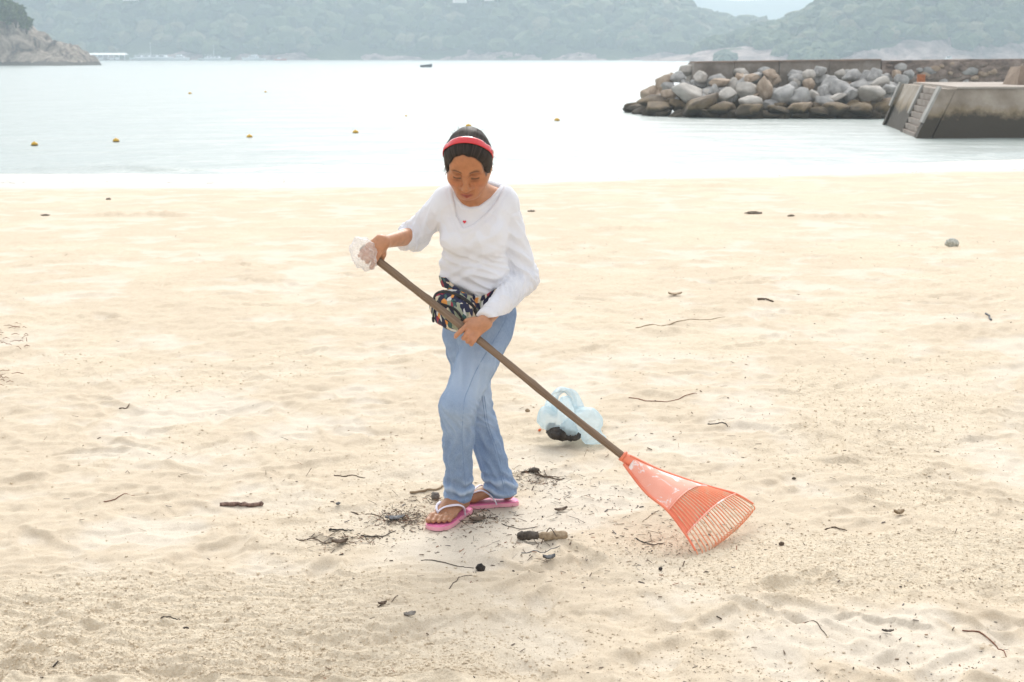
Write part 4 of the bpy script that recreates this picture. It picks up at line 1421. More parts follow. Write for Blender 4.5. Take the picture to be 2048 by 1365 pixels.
def limb(V, a, b, r):
    ab = b - a; L = np.linalg.norm(ab); u = ab / L
    s = (V - a) @ u
    d = np.linalg.norm(V - a - np.clip(s, 0, L)[:, None] * u, axis=1)
    w = V - a - s[:, None] * u
    e1 = unit(np.cross(u, (0, 1, 0.01))); e2 = np.cross(u, e1)
    ang = np.arctan2(w @ e2, w @ e1)
    return s, L, ang, sstep(r + .03, r + .005, d)

def ridge(n):
    return 1 - np.abs(n) * 2

def build_shirt(root):
    V, Q = solidify(SHIRT, (-.45, 4.98, .80), (.22, 5.48, 1.34), .004)
    V = smooth_mesh(V, Q, 1, .4)
    n = vnormals(V, Q)
    x, y, z = V.T
    disp = np.zeros(len(V))
    tor = np.ones(len(V))
    for a, b, r in ((shL, elL, .05), (elL, cuffL, .046), (shR, elR, .05), (elR, cuffR, .044)):
        s, L, ang, m = limb(V, a, b, r)
        tor *= 1 - m
        first = (a is shL) or (a is shR)
        if first:
            f = vnoise(s * 15 + ang * .9, ang * 1.1 + s * 5, 11)
            disp += m * (.0085 * ridge(f) - .002) * sstep(0.0, .06, s)
            f = vnoise(s * 42 + ang * 1.6, ang * .9, 12)
            disp += m * .0030 * ridge(f) * sstep(L - .12, L - .01, s)
        else:
            f = vnoise(s * 34 + ang * 1.3, ang * .8 + s * 4, 13)
            disp += m * (.0085 * ridge(f) - .003) * sstep(L + .01, L * .35, s)
            disp += m * .0010 * ridge(vnoise(s * 60 - ang, ang * 1.5, 14))
            c = L - s
            disp += m * (.0022 * sstep(.030, .026, c) - .003 * np.exp(-((c - .031) / .0035) ** 2))
    # drape of the body of the shirt: folds run from the bust to the right hip and gather above the hem
    u = x * .80 + z * .60; w = -x * .60 + z * .80
    f1 = vnoise(u * 4.5, w * 17 + .6 * vnoise(x * 8, z * 8, 2), 15)
    f2 = vnoise((x * .93 - z * .37) * 5, (x * .37 + z * .93) * 24, 16)
    f3 = vnoise((x * .5 - z * .87) * 5, (x * .87 + z * .5) * 14, 18)
    zlow = sstep(1.08, .93, z)
    rightside = sstep(-.13, -.02, x)
    disp += tor * (.0120 * ridge(f1) - .003) * sstep(1.20, 1.02, z) * (.35 + .65 * rightside)
    disp += tor * (.0140 * ridge(f2) - .005) * zlow
    disp += tor * (.0085 * ridge(f3) - .002) * sstep(.98, 1.06, z)
    disp += tor * .010 * vnoise(x * 9, z * 11, 17) * sstep(1.0, .94, z)
    nk = neck_cut(V_NECK, 5.275)(V)
    disp *= sstep(0, .03, nk)
    disp += .0016 * sstep(.017, .014, nk) - .0022 * np.exp(-((nk - .0165) / .0022) ** 2)
    # shoulder seam of the left sleeve
    sm = limb(V, shL, elL, .05)[0]
    disp -= .0025 * np.exp(-((sm - .035) / .0028) ** 2) * sstep(-.02, .03, x) * (1 - sstep(1.24, 1.30, z) * 0) * (limb(V, shL, elL, .05)[3] > .2)
    V = V + n * disp[:, None]
    V = smooth_mesh(V, Q, 1, .25)
    m, nt, p, o = newmat('white_cotton')
    v = texco(nt)
    c = ramp(nt, ntex(nt, v, 7, 3), [(.35, (.75, .77, .83)), (.65, (.71, .725, .78))])
    # a faint soiled patch on the front
    c = mixc(nt, mth(nt, 'MULTIPLY', mth(nt, 'GREATER_THAN', ntex(nt, v, 4.2, 2), .58), .18), c, (.70, .63, .55))
    nt.links.new(c, p.inputs['Base Color'])
    p.inputs['Roughness'].default_value = .85
    p.inputs['Sheen Weight'].default_value = .15
    p.inputs['Specular IOR Level'].default_value = .2
    b1 = bump(nt, None, ntex(nt, v, 900, 2), .12, .001)
    bump(nt, p, ntex(nt, texco(nt, (1, 1, 1)), 38, 4, .6, .6), .22, .006, b1)
    sh = mesh_ob('shirt', V, Q, m, root)
    us = Solid(torso_prims(-.007), [(neck_cut(CREW, 5.262), .003), (lambda P: P[:, 2] - .98, .002)])
    V, Q = solidify(us, (-.30, 5.0, .96), (.15, 5.45, 1.33), .004)
    V = smooth_mesh(V, Q, 1, .4)
    n = vnormals(V, Q)
    nk = neck_cut(CREW, 5.262)(V)
    V = V + n * (.0030 * sstep(.016, .012, nk) - .0015 * np.exp(-((nk - .015) / .002) ** 2) + .0015 * vnoise(V[:, 0] * 22, V[:, 2] * 9, 3))[:, None]
    un = mesh_ob('undershirt', V, Q, m, root)
    # little red heart printed on the undershirt
    red, nt, p, o = newmat('red_print'); p.inputs['Base Color'].default_value = (.70, .05, .07, 1); p.inputs['Roughness'].default_value = .7
    hc = at(928, 447.5, 5.1)
    pts = []
    for t in np.linspace(0, 2 * math.pi, 25)[:-1]:
        hx = 16 * math.sin(t) ** 3; hy = 13 * math.cos(t) - 5 * math.cos(2 * t) - 2 * math.cos(3 * t) - math.cos(4 * t)
        pts.append(hc + np.array((hx, 0, hy)) * .00040)
    pts = [hc] + pts
    Sx = Solid(torso_prims(-.007))
    def drop(P, clear):
        P = P.copy()
        for _ in range(30):
            P[:, 1] += Sx.d(P) - clear
        return P
    A = drop(np.array(pts), .0035); B = A + np.array((0, .003, 0))
    k = len(pts) - 1
    fc = [(0, 1 + i, 1 + (i + 1) % k) for i in range(k)] + [(1 + i, k + 2 + i, k + 2 + (i + 1) % k, 1 + (i + 1) % k) for i in range(k)]
    mesh_ob('heart_print', np.r_[A, B], fc, red, un)

# ---- jeans
jeans_prims = [ell(at(965, 628, 5.28), (.129, .110, .105)), ell(at(952, 655, 5.27), (.118, .10, .08), k=.04),
    rc(hipL, knL, .085, .064, k=.03), rc(knL, anL, .064, .047, k=.03), rc(anL, anL + (-.002, .006, -.04), .047, .049, k=.02),
    rc(hipR, knR, .084, .063, k=.009), rc(knR, anR, .060, .051, k=.009), rc(anR, anR + (.010, .004, -.05), .051, .057, k=.02)]
hemL, hemR = at(915, 1000, 5.18), at(1002, 990, 5.305)
def jean_cut(P, hem, ax, r):
    ax = unit(ax)
    s = (P - hem) @ ax
    rr = np.linalg.norm(P - hem - s[:, None] * ax, axis=1) - r
    return np.maximum(-s, rr)
JEANS = Solid(jeans_prims, [(lambda P: jean_cut(P, hemL, (.0, .05, -1), .12), .004), (lambda P: jean_cut(P, hemR, (.10, 0, -1), .12), .004),
                            (lambda P: -(P[:, 2] - .90), .01)])

def raycast(S, px, py, Y0=4.6, Y1=5.8, n=10):
    p = at(px, py, Y0)
    d = unit(p - np.array((0, 0, H)))
    for _ in range(60):
        e = float(S.d(p[None])[0])
        p = p + d * max(e, -0.01) * 0.9
        if abs(e) < 2e-4:
            break
    return p

def build_jeans(root):
    V, Q = solidify(JEANS, (-.40, 4.92, GZ), (.20, 5.48, .93), .004)
    V = smooth_mesh(V, Q, 1, .4)
    n = vnormals(V, Q)
    x, y, z = V.T
    disp = np.zeros(len(V)); wear_highlight = np.zeros(len(V))
    # each vertex belongs to the leg whose axis is nearer
    def axd(a, b):
        ab = b - a; t = np.clip(((V - a) @ ab) / (ab @ ab), 0, 1)
        return np.linalg.norm(V - a - t[:, None] * ab, axis=1)
    dl = np.minimum(axd(hipL, knL), axd(knL, anL)); dr = np.minimum(axd(hipR, knR), axd(knR, anR))
    isl = sstep(-.008, .008, dr - dl)
    for a, k, e, hem, m, sd in ((hipL, knL, anL, hemL, isl, 1), (hipR, knR, anR, hemR, 1 - isl, 2)):
        s, L, ang, _ = limb(V, a, k, .08)
        s2, L2, ang2, _ = limb(V, k, e, .06)
        up = sstep(.0, -.03, s2)
        f = vnoise(s * 9 + ang * .9, ang * 1.1 + s * 3, 20 + sd)
        disp += m * (.0070 * ridge(f) - .003) * sstep(0, .12, s) * sstep(L + .02, L - .1, s)
        c = (V - hem) @ np.array((0, 0, 1.0))
        m = m * sstep(-.002, .022, c)
        # creases round the knee
        f = vnoise(s2 * 25 + ang2 * 1.5, ang2 * .9, 30 + sd)
        disp += m * (.0070 * ridge(f) - .003) * np.exp(-((s2 - .04) / .07) ** 2)
        # long twisting folds down the shin
        f = vnoise(s2 * 7 + ang2 * 1.3, ang2 * 1.0 - s2 * 6, 40 + sd)
        disp += m * (.0080 * ridge(f) - .003) * sstep(.02, .12, s2)
        # stacked folds above the hem
        c = (V - hem) @ np.array((0, 0, 1.0))
        f = np.sin(c * 130 + 2.2 * np.sin(ang2 * 1 + sd) + 2.2 * vnoise(ang2 * 1.3, c * 14, 50 + sd))
        disp += m * (.0052 * f + .003) * sstep(.13, .06, c) * sstep(.004, .022, c)
        disp += m * (.0015 * sstep(.020, .018, c) - .0018 * np.exp(-((c - .0205) / .002) ** 2))
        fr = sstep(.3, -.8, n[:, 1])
        wear_highlight += m * fr * (.75 * np.exp(-((s - L * .62) / .16) ** 2) * sstep(L + .05, L - .05, s) + .55 * np.exp(-((s2 - .02) / .09) ** 2))  # worn fronts, heightened as a painted highlight on thigh and knee
        wear_highlight += m * .5 * np.clip(f, 0, 1) * sstep(.12, .05, c)
    # creases at the hip, fanning from the crotch
    cr = at(935, 700, 5.2)
    aa = np.arctan2(z - cr[2], x - cr[0]); rr = np.hypot(z - cr[2], x - cr[0])
    disp += .0022 * np.sin(aa * 9 + 3 * rr) * np.exp(-((rr - .10) / .06) ** 2)
    V = V + n * disp[:, None]
    V = smooth_mesh(V, Q, 1, .3)
    wear_highlight = np.clip(.85 * wear_highlight + 28 * np.clip(disp, 0, .02) - .10, 0, 1)
    m, nt, p, o = newmat('faded_denim')
    v = texco(nt)
    w = N(nt, 'ShaderNodeAttribute', attribute_name='wear_highlight').outputs['Fac']
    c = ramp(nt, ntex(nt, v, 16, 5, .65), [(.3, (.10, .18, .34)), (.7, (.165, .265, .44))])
    c = mixc(nt, w, c, (.44, .55, .70))  # faded cloth, lightened further to paint light on the front
    tw = N(nt, 'ShaderNodeTexWave', wave_type='BANDS', bands_direction='DIAGONAL')
    tw.inputs['Scale'].default_value = 260; tw.inputs['Distortion'].default_value = 1.5
    nt.links.new(v, tw.inputs['Vector'])
    c = mixc(nt, mth(nt, 'MULTIPLY', ntex(nt, texco(nt, (1, 1, .25)), 420, 2), .35), c, (.62, .70, .80))
    nt.links.new(c, p.inputs['Base Color'])
    p.inputs['Roughness'].default_value = .85
    p.inputs['Specular IOR Level'].default_value = .2
    b1 = bump(nt, None, tw.outputs['Fac'], .12, .0008)
    bump(nt, p, ntex(nt, v, 48, 4, .6, .8), .25, .005, b1)
    jn = mesh_ob('jeans', V, Q, m, root, attrs={'wear_highlight': wear_highlight})
    thread = simple('denim_seam', (.12, .20, .36), (.22, .32, .49), scale=90, rough=.85)
    # seams follow the displaced cloth: nearest displaced vertex seen from the front
    from mathutils.bvhtree import BVHTree
    bvh = BVHTree.FromPolygons(V.tolist(), Q.tolist())
    def on(px, py):
        a = Vector((0, 0, H)); d = Vector(at(px, py, 5.0)) - a
        hit = bvh.ray_cast(a, d.normalized())
        return np.array(hit[0]) if hit[0] is not None else None
    for pts, r in ((((1012, 640), (996, 668), (975, 702), (953, 740), (938, 775), (929, 800), (925, 845), (924, 870), (925, 898), (929, 951), (932, 972)), .0013),
                   (((964, 792), (967, 815), (971, 845), (978, 868), (985, 885), (991, 905), (996, 925), (1004, 961), (1008, 975)), .0015),
                   (((968.5, 792), (971.5, 815), (975.5, 845), (982.5, 868), (989.5, 885), (995.5, 905), (1000.5, 925), (1008, 961), (1012, 975)), .0013),
                   (((1031, 622), (1028, 640), (1024, 660)), .0015)):
        ph = spline(np.array(pts, float), 44)
        q = [on(*a) for a in ph]
        q = [a for a in q if a is not None]
        if len(q) > 3:
            MB().tube(np.array(q), r * .8, 5).build('seam', thread, jn)
    return jn

# ---- flip-flops
def build_sandal(root, fr, nm):
    out = []
    for a, hw in ((-.012, .012), (-.008, .022), (.004, .030), (.03, .0345), (.07, .0335), (.11, .037), (.15, .044), (.185, .0475), (.215, .0455), (.238, .037), (.250, .024), (.255, .010)):
        out.append((a, hw))
    L = [(a, hw + .004 * (a > .1)) for a, hw in out]
    Rr = [(a, -hw) for a, hw in out[::-1]]
    poly = L + Rr
    pink = simple('pink_rubber', (.80, .22, .42), (.72, .17, .36), scale=30, rough=.5, bs=.2, bscale=400, bdist=.001)
    side = simple('pale_pink_rubber', (.82, .40, .48), (.75, .34, .42), scale=40, rough=.6)
    mb = MB()
    b = [fr(a, s, -.019 + .001) for a, s in poly]; t = [fr(a, s, -.004) for a, s in poly]
    mb.prism(b, t)
    so = mb.build('sole', side, root, smooth=False)
    mb = MB()
    t0 = [fr(.12 + (a - .12) * .975, s * .955, -.0045) for a, s in poly]; t1 = [fr(.12 + (a - .12) * .97, s * .95, -.0005) for a, s in poly]
    mb.prism(t0, t1)
    mb.build('footbed', pink, so, smooth=False)
    white = simple('white_rubber', (.78, .74, .84), (.72, .68, .78), scale=20, rough=.35)
    st = MB()
    S = SKIN
    for sd, e in ((1, .046), (-1, -.040)):
        a = np.array([fr(.186, .019, .030), fr(.165, .019 + sd * .016, .046), fr(.135, sd * .036, .052), fr(.105, sd * .046, .036), fr(.085, e, .010), fr(.080, e * .98, -.003)])
        c = S.push(spline(a, 22), .0030)
        st.tube(c, [.0048] * 6 + [.0060] * 10 + [.0052] * 6, 8, flat=.55, up=None)
    st.tube([fr(.186, .019, .031), fr(.188, .019, .012), fr(.188, .019, -.004)], [.0045, .0035, .0035], 8)
    st.build('strap', white, so)
# ================================================================== her waist bag
def build_person():
    c = at(955, 1030, 5.25)
    root = thing('person', 'person in white long-sleeved shirt, faded jeans and red headband raking the beach', 'person', (c[0], c[1], GZ))
    build_skin(root)
    build_hair(root)
    build_headband(root)
    build_shirt(root)
    build_jeans(root)
    for fr in (frL, frR):
        build_sandal(root, fr, 'flip_flop')
build_person()

def build_waist_bag():
    m, nt, p, o = newmat('leaf_print_fabric')
    v = texco(nt, (1, 1, 1))
    dn = N(nt, 'ShaderNodeTexNoise'); dn.inputs['Scale'].default_value = 14; dn.inputs['Detail'].default_value = 2
    nt.links.new(v, dn.inputs['Vector'])
    vv = N(nt, 'ShaderNodeVectorMath', operation='MULTIPLY_ADD')
    nt.links.new(dn.outputs['Color'], vv.inputs[0]); vv.inputs[1].default_value = (.05, .05, .05); nt.links.new(v, vv.inputs[2])
    mp = N(nt, 'ShaderNodeMapping'); mp.inputs['Scale'].default_value = (75, 60, 36); mp.inputs['Rotation'].default_value = (.3, .7, .2)
    nt.links.new(vv.outputs[0], mp.inputs['Vector'])
    vo = N(nt, 'ShaderNodeTexVoronoi'); vo.inputs['Scale'].default_value = 1.0
    nt.links.new(mp.outputs[0], vo.inputs['Vector'])
    sx = N(nt, 'ShaderNodeSeparateColor'); nt.links.new(vo.outputs['Color'], sx.inputs[0])
    c = ramp(nt, sx.outputs[0], [(0, (.018, .020, .055)), (.30, (.66, .56, .42)), (.46, (.035, .04, .09)), (.56, (.33, .36, .26)), (.70, (.05, .12, .11)), (.78, (.72, .30, .07)), (.85, (.30, .035, .06)), (.90, (.62, .62, .60)), (.95, (.03, .03, .06))], 'CONSTANT')
    nt.links.new(c, p.inputs['Base Color']); p.inputs['Roughness'].default_value = .75
    bump(nt, p, ntex(nt, texco(nt), 55, 4, .6, .5), .4, .006)
    black = simple('black_zip_tape', (.012, .012, .014), (.03, .03, .03), scale=60, rough=.55)
    web = simple('black_webbing', (.010, .010, .012), (.02, .02, .022), scale=120, rough=.8)
    root = thing('waist_bag', 'leaf-print waist bag with black zips strapped round the hips of the woman', 'bag', at(908, 617, 5.17))
    ux = unit(at(950, 632, 5.12) - at(868, 598, 5.15)); uy = np.array((0, -1.0, 0)); uy = unit(uy - ux * (uy @ ux)); uz = np.cross(uy, ux) * -1
    if uz[2] < 0:
        uz = -uz
    R = np.stack([ux, uy, uz])
    c0 = at(909, 617, 5.165)
    prims = [ell(c0, (.086, .060, .068), R), ell(c0 - uz * .020 + uy * .008, (.078, .058, .056), R, k=.03), ell(c0 - uz * .028 + ux * .012 + uy * .022, (.058, .040, .040), R, k=.02)]
    BAG = Solid(prims)
    V, Q = solidify(BAG, c0 - .15, c0 + .15, .004)
    n = vnormals(V, Q)
    q = (V - c0) @ R.T
    V = V + n * (.0030 * ridge(vnoise(q[:, 0] * 24, q[:, 2] * 30, 5)) + .0025 * vnoise(q[:, 0] * 50, q[:, 2] * 60, 6))[:, None]
    pouch = mesh_ob('pouch', V, Q, m, root)
    def on_bag(pts, lift):
        q = np.array([raycast(BAG, a, b, 4.9) for a, b in spline(np.array(pts, float), 30)])
        return BAG.push(q, lift, both=True, it=3)
    for pts, r in ((((869, 600), (873, 590), (885, 585), (905, 588), (925, 597), (942, 610), (950, 622), (953, 634)), .0075),
                   (((876, 603), (884, 609), (897, 613), (911, 620), (921, 632), (928, 644), (932, 652)), .0065)):
        MB().tube(on_bag(pts, .0015), r, 8, flat=.7).build('zip', black, pouch)
    pl = MB().tube(on_bag([(871, 616), (870, 625), (869, 634)], .006), [.002, .002, .002] * 10, 6)
    pl.tube(on_bag([(869, 634), (869, 638), (870, 641)], .007), .005, 6)
    pl.build('zip_pull', black, pouch)
    # belt: printed wings beside the pouch, black webbing round the back
    both = Solid(shirt_prims[:8] + jeans_prims[:2] + [jeans_prims[2], jeans_prims[5]])
    cx = at(957, 585, 5.275)
    def ring(t):
        """t: 0 at the front middle, + towards her left side"""
        z = min(-.037 + .082 * (min(abs(t), 6.2832 - abs(t)) / .95) ** 1.4, .046)
        return cx + np.array((.19 * math.sin(t), -.17 * math.cos(t), z))
    def belt(name, ts, ws, mat, clear, th):
        V, Fc = [], []
        nk = 7
        for t, w in zip(ts, ws):
            row = np.array([ring(t) + np.array((0, 0, w * (-1 + 2 * k / (nk - 1)))) for k in range(nk)])
            P = row.copy()
            for _ in range(8):          # drop horizontally onto the body
                d = both.d(P) - clear
                dirv = np.c_[cx[0] - P[:, 0], cx[1] - P[:, 1], np.zeros(nk)]
                dirv /= np.linalg.norm(dirv, axis=1, keepdims=True)
                P = P + dirv * np.clip(d, -.02, .05)[:, None]
            out = P - dirv * th
            V += list(P) + list(out)
        for i in range(len(ts) - 1):
            a, b = i * 2 * nk, (i + 1) * 2 * nk
            for k in range(nk - 1):
                Fc.append((a + k, a + k + 1, b + k + 1, b + k)); Fc.append((a + nk + k, b + nk + k, b + nk + k + 1, a + nk + k + 1))
            Fc.append((a, b, b + nk, a + nk)); Fc.append((a + nk - 1, a + 2 * nk - 1, b + 2 * nk - 1, b + nk - 1))
        for a in (0, (len(ts) - 1) * 2 * nk):
            for k in range(nk - 1):
                Fc.append((a + k, a + nk + k, a + nk + k + 1, a + k + 1))
        return mesh_ob(name, V, Fc, mat, root)
    belt('belt_wing', np.linspace(-.15, .95, 24), np.linspace(.040, .022, 24), m, .006, .008)
    belt('belt_wing', np.linspace(-.15, -1.25, 20), np.linspace(.030, .018, 20), m, .006, .008)
    belt('strap', np.linspace(.88, 2 * math.pi - 1.2, 60), [.0165] * 60, web, .007, .003)
build_waist_bag()

# ================================================================== the rake
def build_rake():
    root = thing('rake', 'orange plastic leaf rake with a worn brown wooden pole', 'rake', tuple(P1))
    wood, nt, p, o = newmat('weathered_pole_wood')
    ax = N(nt, 'ShaderNodeAttribute', attribute_name='along').outputs['Vector']
    f = ntex(nt, ax, 1.0, 6, .65)
    c = ramp(nt, f, [(.25, (.095, .058, .034)), (.5, (.20, .130, .080)), (.75, (.32, .225, .15))])
    nt.links.new(mixc(nt, mth(nt, 'MULTIPLY', ntex(nt, texco(nt), 6, 3), .4), c, (.15, .115, .085)), p.inputs['Base Color'])
    p.inputs['Roughness'].default_value = .6
    bump(nt, p, f, .5, .002)
    A = P0 - pd * .05; B = P1 + pd * .05
    L = np.linalg.norm(B - A)
    V, Fc, AT = [], [], []
    nu, nv = 90, 16
    r0 = random.Random(2)
    for i in range(nu + 1):
        t = i / nu
        rr = .0145 - .0012 * t + .0006 * math.sin(t * 23) + .0004 * math.sin(t * 61)
        kb = .0022 * math.exp(-((t - .24) / .012) ** 2) + .0016 * math.exp(-((t - .62) / .01) ** 2)
        wob = .004 * math.sin(t * 5.0) * t * (1 - t) * 4
        for k in range(nv):
            a = 2 * math.pi * k / nv
            V.append(A + pd * L * t + (pn * math.cos(a) + pq * math.sin(a)) * (rr + kb * (math.cos(a - 1) > 0)) + pq * wob)
            AT.append((L * t * 3.0, 3 * math.cos(a), 3 * math.sin(a)))
    for i in range(nu):
        for k in range(nv):
            Fc.append((i*nv + k, i*nv + (k+1) % nv, (i+1)*nv + (k+1) % nv, (i+1)*nv + k))
    Fc.append(tuple(range(nv))[::-1]); Fc.append(tuple(nu*nv + k for k in range(nv)))
    mesh_ob('pole', V, Fc, wood, root, attrs={'along': np.array(AT)})

    orange, nt, p, o = newmat('orange_plastic')
    v = texco(nt)
    c = ramp(nt, ntex(nt, v, 14, 4), [(.3, (.82, .19, .10)), (.7, (.87, .27, .16))])
    nt.links.new(c, p.inputs['Base Color']); p.inputs['Roughness'].default_value = .38
    worn, nt, p, o = newmat('scuffed_orange_plastic')
    v = texco(nt)
    c = ramp(nt, ntex(nt, v, 14, 4), [(.3, (.86, .28, .18)), (.7, (.89, .38, .27))])
    f = ntex(nt, v, 11, 6, .7, .5)
    f2 = ramp(nt, f, [(.52, (0, 0, 0)), (.57, (1, 1, 1))])
    nt.links.new(mixc(nt, mth(nt, 'MULTIPLY', f2, .85), mixc(nt, .20, c, (.86, .60, .52)), (.86, .83, .82)), p.inputs['Base Color'])
    p.inputs['Roughness'].default_value = .4
    bump(nt, p, f, .25, .002)
    sandy = simple('sandy_orange_plastic', (.86, .34, .20), (.72, .47, .32), scale=26, rough=.6, lo=.42, hi=.62)

    # fan: seen points of the far and near edge with their distances
    E = P1 - pd * .004
    far = [at(1258, 913, 4.945), at(1325, 944, 4.975), at(1412, 973, 5.01), at(1470, 989, 5.035), at(1507, 1010, 5.055)]
    near = [at(1247, 929, 4.935), at(1290, 985, 4.87), at(1334, 1022, 4.81), at(1371, 1071, 4.765), at(1391, 1104, 4.735)]
    farc, nearc = spline(far, 41), spline(near, 41)
    nrm = unit(np.cross(near[3] - far[3], pd)); nrm = nrm if nrm[2] > 0 else -nrm
    def S(u, w):
        """u 0..1 along from ferrule to tine bend, w 0 far edge .. 1 near edge"""
        i = min(u, 1) * 40; a = int(min(i, 39)); f = i - a
        A_ = farc[a] * (1 - f) + farc[a + 1] * f; B_ = nearc[a] * (1 - f) + nearc[a + 1] * f
        bow = (.008 + .026 * math.sin(min(u, 1) * 2.95)) * 4 * w * (1 - w)
        back = pd * 4 * w * (1 - w) * (-.052 * u * (1 - u * u) + .020 * u ** 6)
        return A_ * (1 - w) + B_ * w + nrm * bow + back
    # plate: ferrule to second crossbar
    nu, nw = 30, 24
    top, bot = [], []
    for i in range(nu + 1):
        for j in range(nw + 1):
            q = S(.06 + .445 * i / nu, j / nw)
            top.append(q + nrm * .0018); bot.append(q - nrm * .0018)
    def sheet(nu, nw, top, bot):
        n = len(top); Fc = []
        for i in range(nu):
            for j in range(nw):
                a = i * (nw + 1) + j
                Fc.append((a, a + 1, a + nw + 2, a + nw + 1)); Fc.append((n + a, n + a + nw + 1, n + a + nw + 2, n + a + 1))
        for i in range(nu):
            for j in (0, nw):
                a = i * (nw + 1) + j
                Fc.append((a, a + nw + 1, n + a + nw + 1, n + a))
        for j in range(nw):
            for i in (0, nu):
                a = i * (nw + 1) + j
                Fc.append((a, a + 1, n + a + 1, n + a))
        return top + bot, Fc
    mesh_ob('fan_plate', *sheet(nu, nw, top, bot), worn, root)
    top, bot = [], []
    for i in range(nu + 1):
        for j in range(nw + 1):
            q = S(.508 + .24 * i / nu, j / nw)
            top.append(q - nrm * .0004); bot.append(q - nrm * .0024)
    mesh_ob('rib_web', *sheet(nu, nw, top, bot), orange, root)
    # raised rims along both edges
    for w in (0.0, 1.0):
        MB().tube([S(u, w) + nrm * .003 for u in np.linspace(0.0, .98, 34)], [.0062 - .0022 * t for t in np.linspace(0, 1, 34)], 8).build('edge_rib', orange, root)
    # socket the pole is pushed into
    sc = MB()
    sc.tube([E - pd * .012, E + pd * .015, E + pd * .06, E + pd * .12], [.0195, .0195, .0175, .006], 16, flat=1.0)
    sc.build('socket', orange, root)
    lip = MB(); lip.tube([E - pd * .015, E - pd * .005], [.0212, .0212], 16); lip.build('socket_rim', orange, root)
    # crossbars
    for u, r in ((.505, .0026), (.75, .0032)):
        MB().tube([S(u, w) + nrm * .0035 for w in np.linspace(0, 1, 26)], r, 7).build('crossbar', worn, root)
    # tines
    n = 22
    for k in range(n):
        w = (k + .5) / n if 0 < k < n - 1 else (0.012 if k == 0 else 0.988)
        pts = [S(u, w) for u in np.linspace(.505, .97, 12)]
        t = unit(pts[-1] - pts[-3])
        e = pts[-1]
        pts += [e + t * .014 - nrm * .002, e + t * .023 - nrm * .011, e + t * .022 - nrm * .026, e + t * .012 - nrm * .046]
        pts = spline(np.array(pts), 34)
        # the tips press no deeper than the sand
        for q in pts:
            q[2] = max(q[2], GZ - .004)
        MB().tube(pts, [.0030] * 12 + [.0027] * 22, 6).build('tine', sandy, root)
build_rake()

# ---- bag wrapped over her right hand
def film(name, col, alpha, rough=.35):
    m = bpy.data.materials.new(name); m.use_nodes = True
    nt = m.node_tree; nt.nodes.clear()
    o = nt.nodes.new('ShaderNodeOutputMaterial')
    d = N(nt, 'ShaderNodeBsdfDiffuse'); d.inputs[0].default_value = (*col, 1)
    t = N(nt, 'ShaderNodeBsdfTranslucent'); t.inputs[0].default_value = (*col, 1)
    g = N(nt, 'ShaderNodeBsdfGlossy'); g.inputs['Roughness'].default_value = rough
    tr = N(nt, 'ShaderNodeBsdfTransparent')
    v = texco(nt)
    b = bump(nt, None, ntex(nt, v, 45, 5, .65, 1.2), .8, .008)
    for s in (d, t, g):
        nt.links.new(b, s.inputs['Normal'])
    a1 = N(nt, 'ShaderNodeMixShader'); a1.inputs[0].default_value = .55
    nt.links.new(d.outputs[0], a1.inputs[1]); nt.links.new(t.outputs[0], a1.inputs[2])
    a2 = N(nt, 'ShaderNodeMixShader'); a2.inputs[0].default_value = .12
    nt.links.new(a1.outputs[0], a2.inputs[1]); nt.links.new(g.outputs[0], a2.inputs[2])
    lw = N(nt, 'ShaderNodeLayerWeight'); lw.inputs['Blend'].default_value = .35
    al = mth(nt, 'ADD', alpha, mth(nt, 'MULTIPLY', lw.outputs['Facing'], .5), True)
    a3 = N(nt, 'ShaderNodeMixShader')
    nt.links.new(al, a3.inputs[0]); nt.links.new(tr.outputs[0], a3.inputs[1]); nt.links.new(a2.outputs[0], a3.inputs[2])
    nt.links.new(a3.outputs[0], o.inputs['Surface'])
    return m

def crumple(V, Q, amp, sc, seed):
    n = vnormals(V, Q)
    a = np.array([1 - 2 * abs(mnoise.noise(Vector(p * sc) + Vector((seed, seed, seed)))) for p in V])
    b = np.array([1 - 2 * abs(mnoise.noise(Vector(p * sc * 2.3) + Vector((seed, 3, seed)))) for p in V])
    return V + n * (amp * (a - .4) + amp * .45 * (b - .4))[:, None]

def build_hand_bag():
    m = film('clear_plastic_film', (.86, .86, .87), .30)
    c = at(728, 508, 5.06)
    prims = [ell(c, (.040, .042, .050)), ell(at(719, 494, 5.06), (.030, .030, .030), k=.02), ell(at(736, 524, 5.05), (.026, .028, .026), k=.02)]
    V, Q = solidify(Solid(prims), c - .12, c + .12, .0032)
    V = crumple(V, Q, .011, 26, 3)
    root = mesh_ob('plastic_bag', V, Q, m, None, origin=c)
    tag(root, 'crumpled clear plastic bag wrapped over the hand at the top of the pole', 'plastic bag')
build_hand_bag()
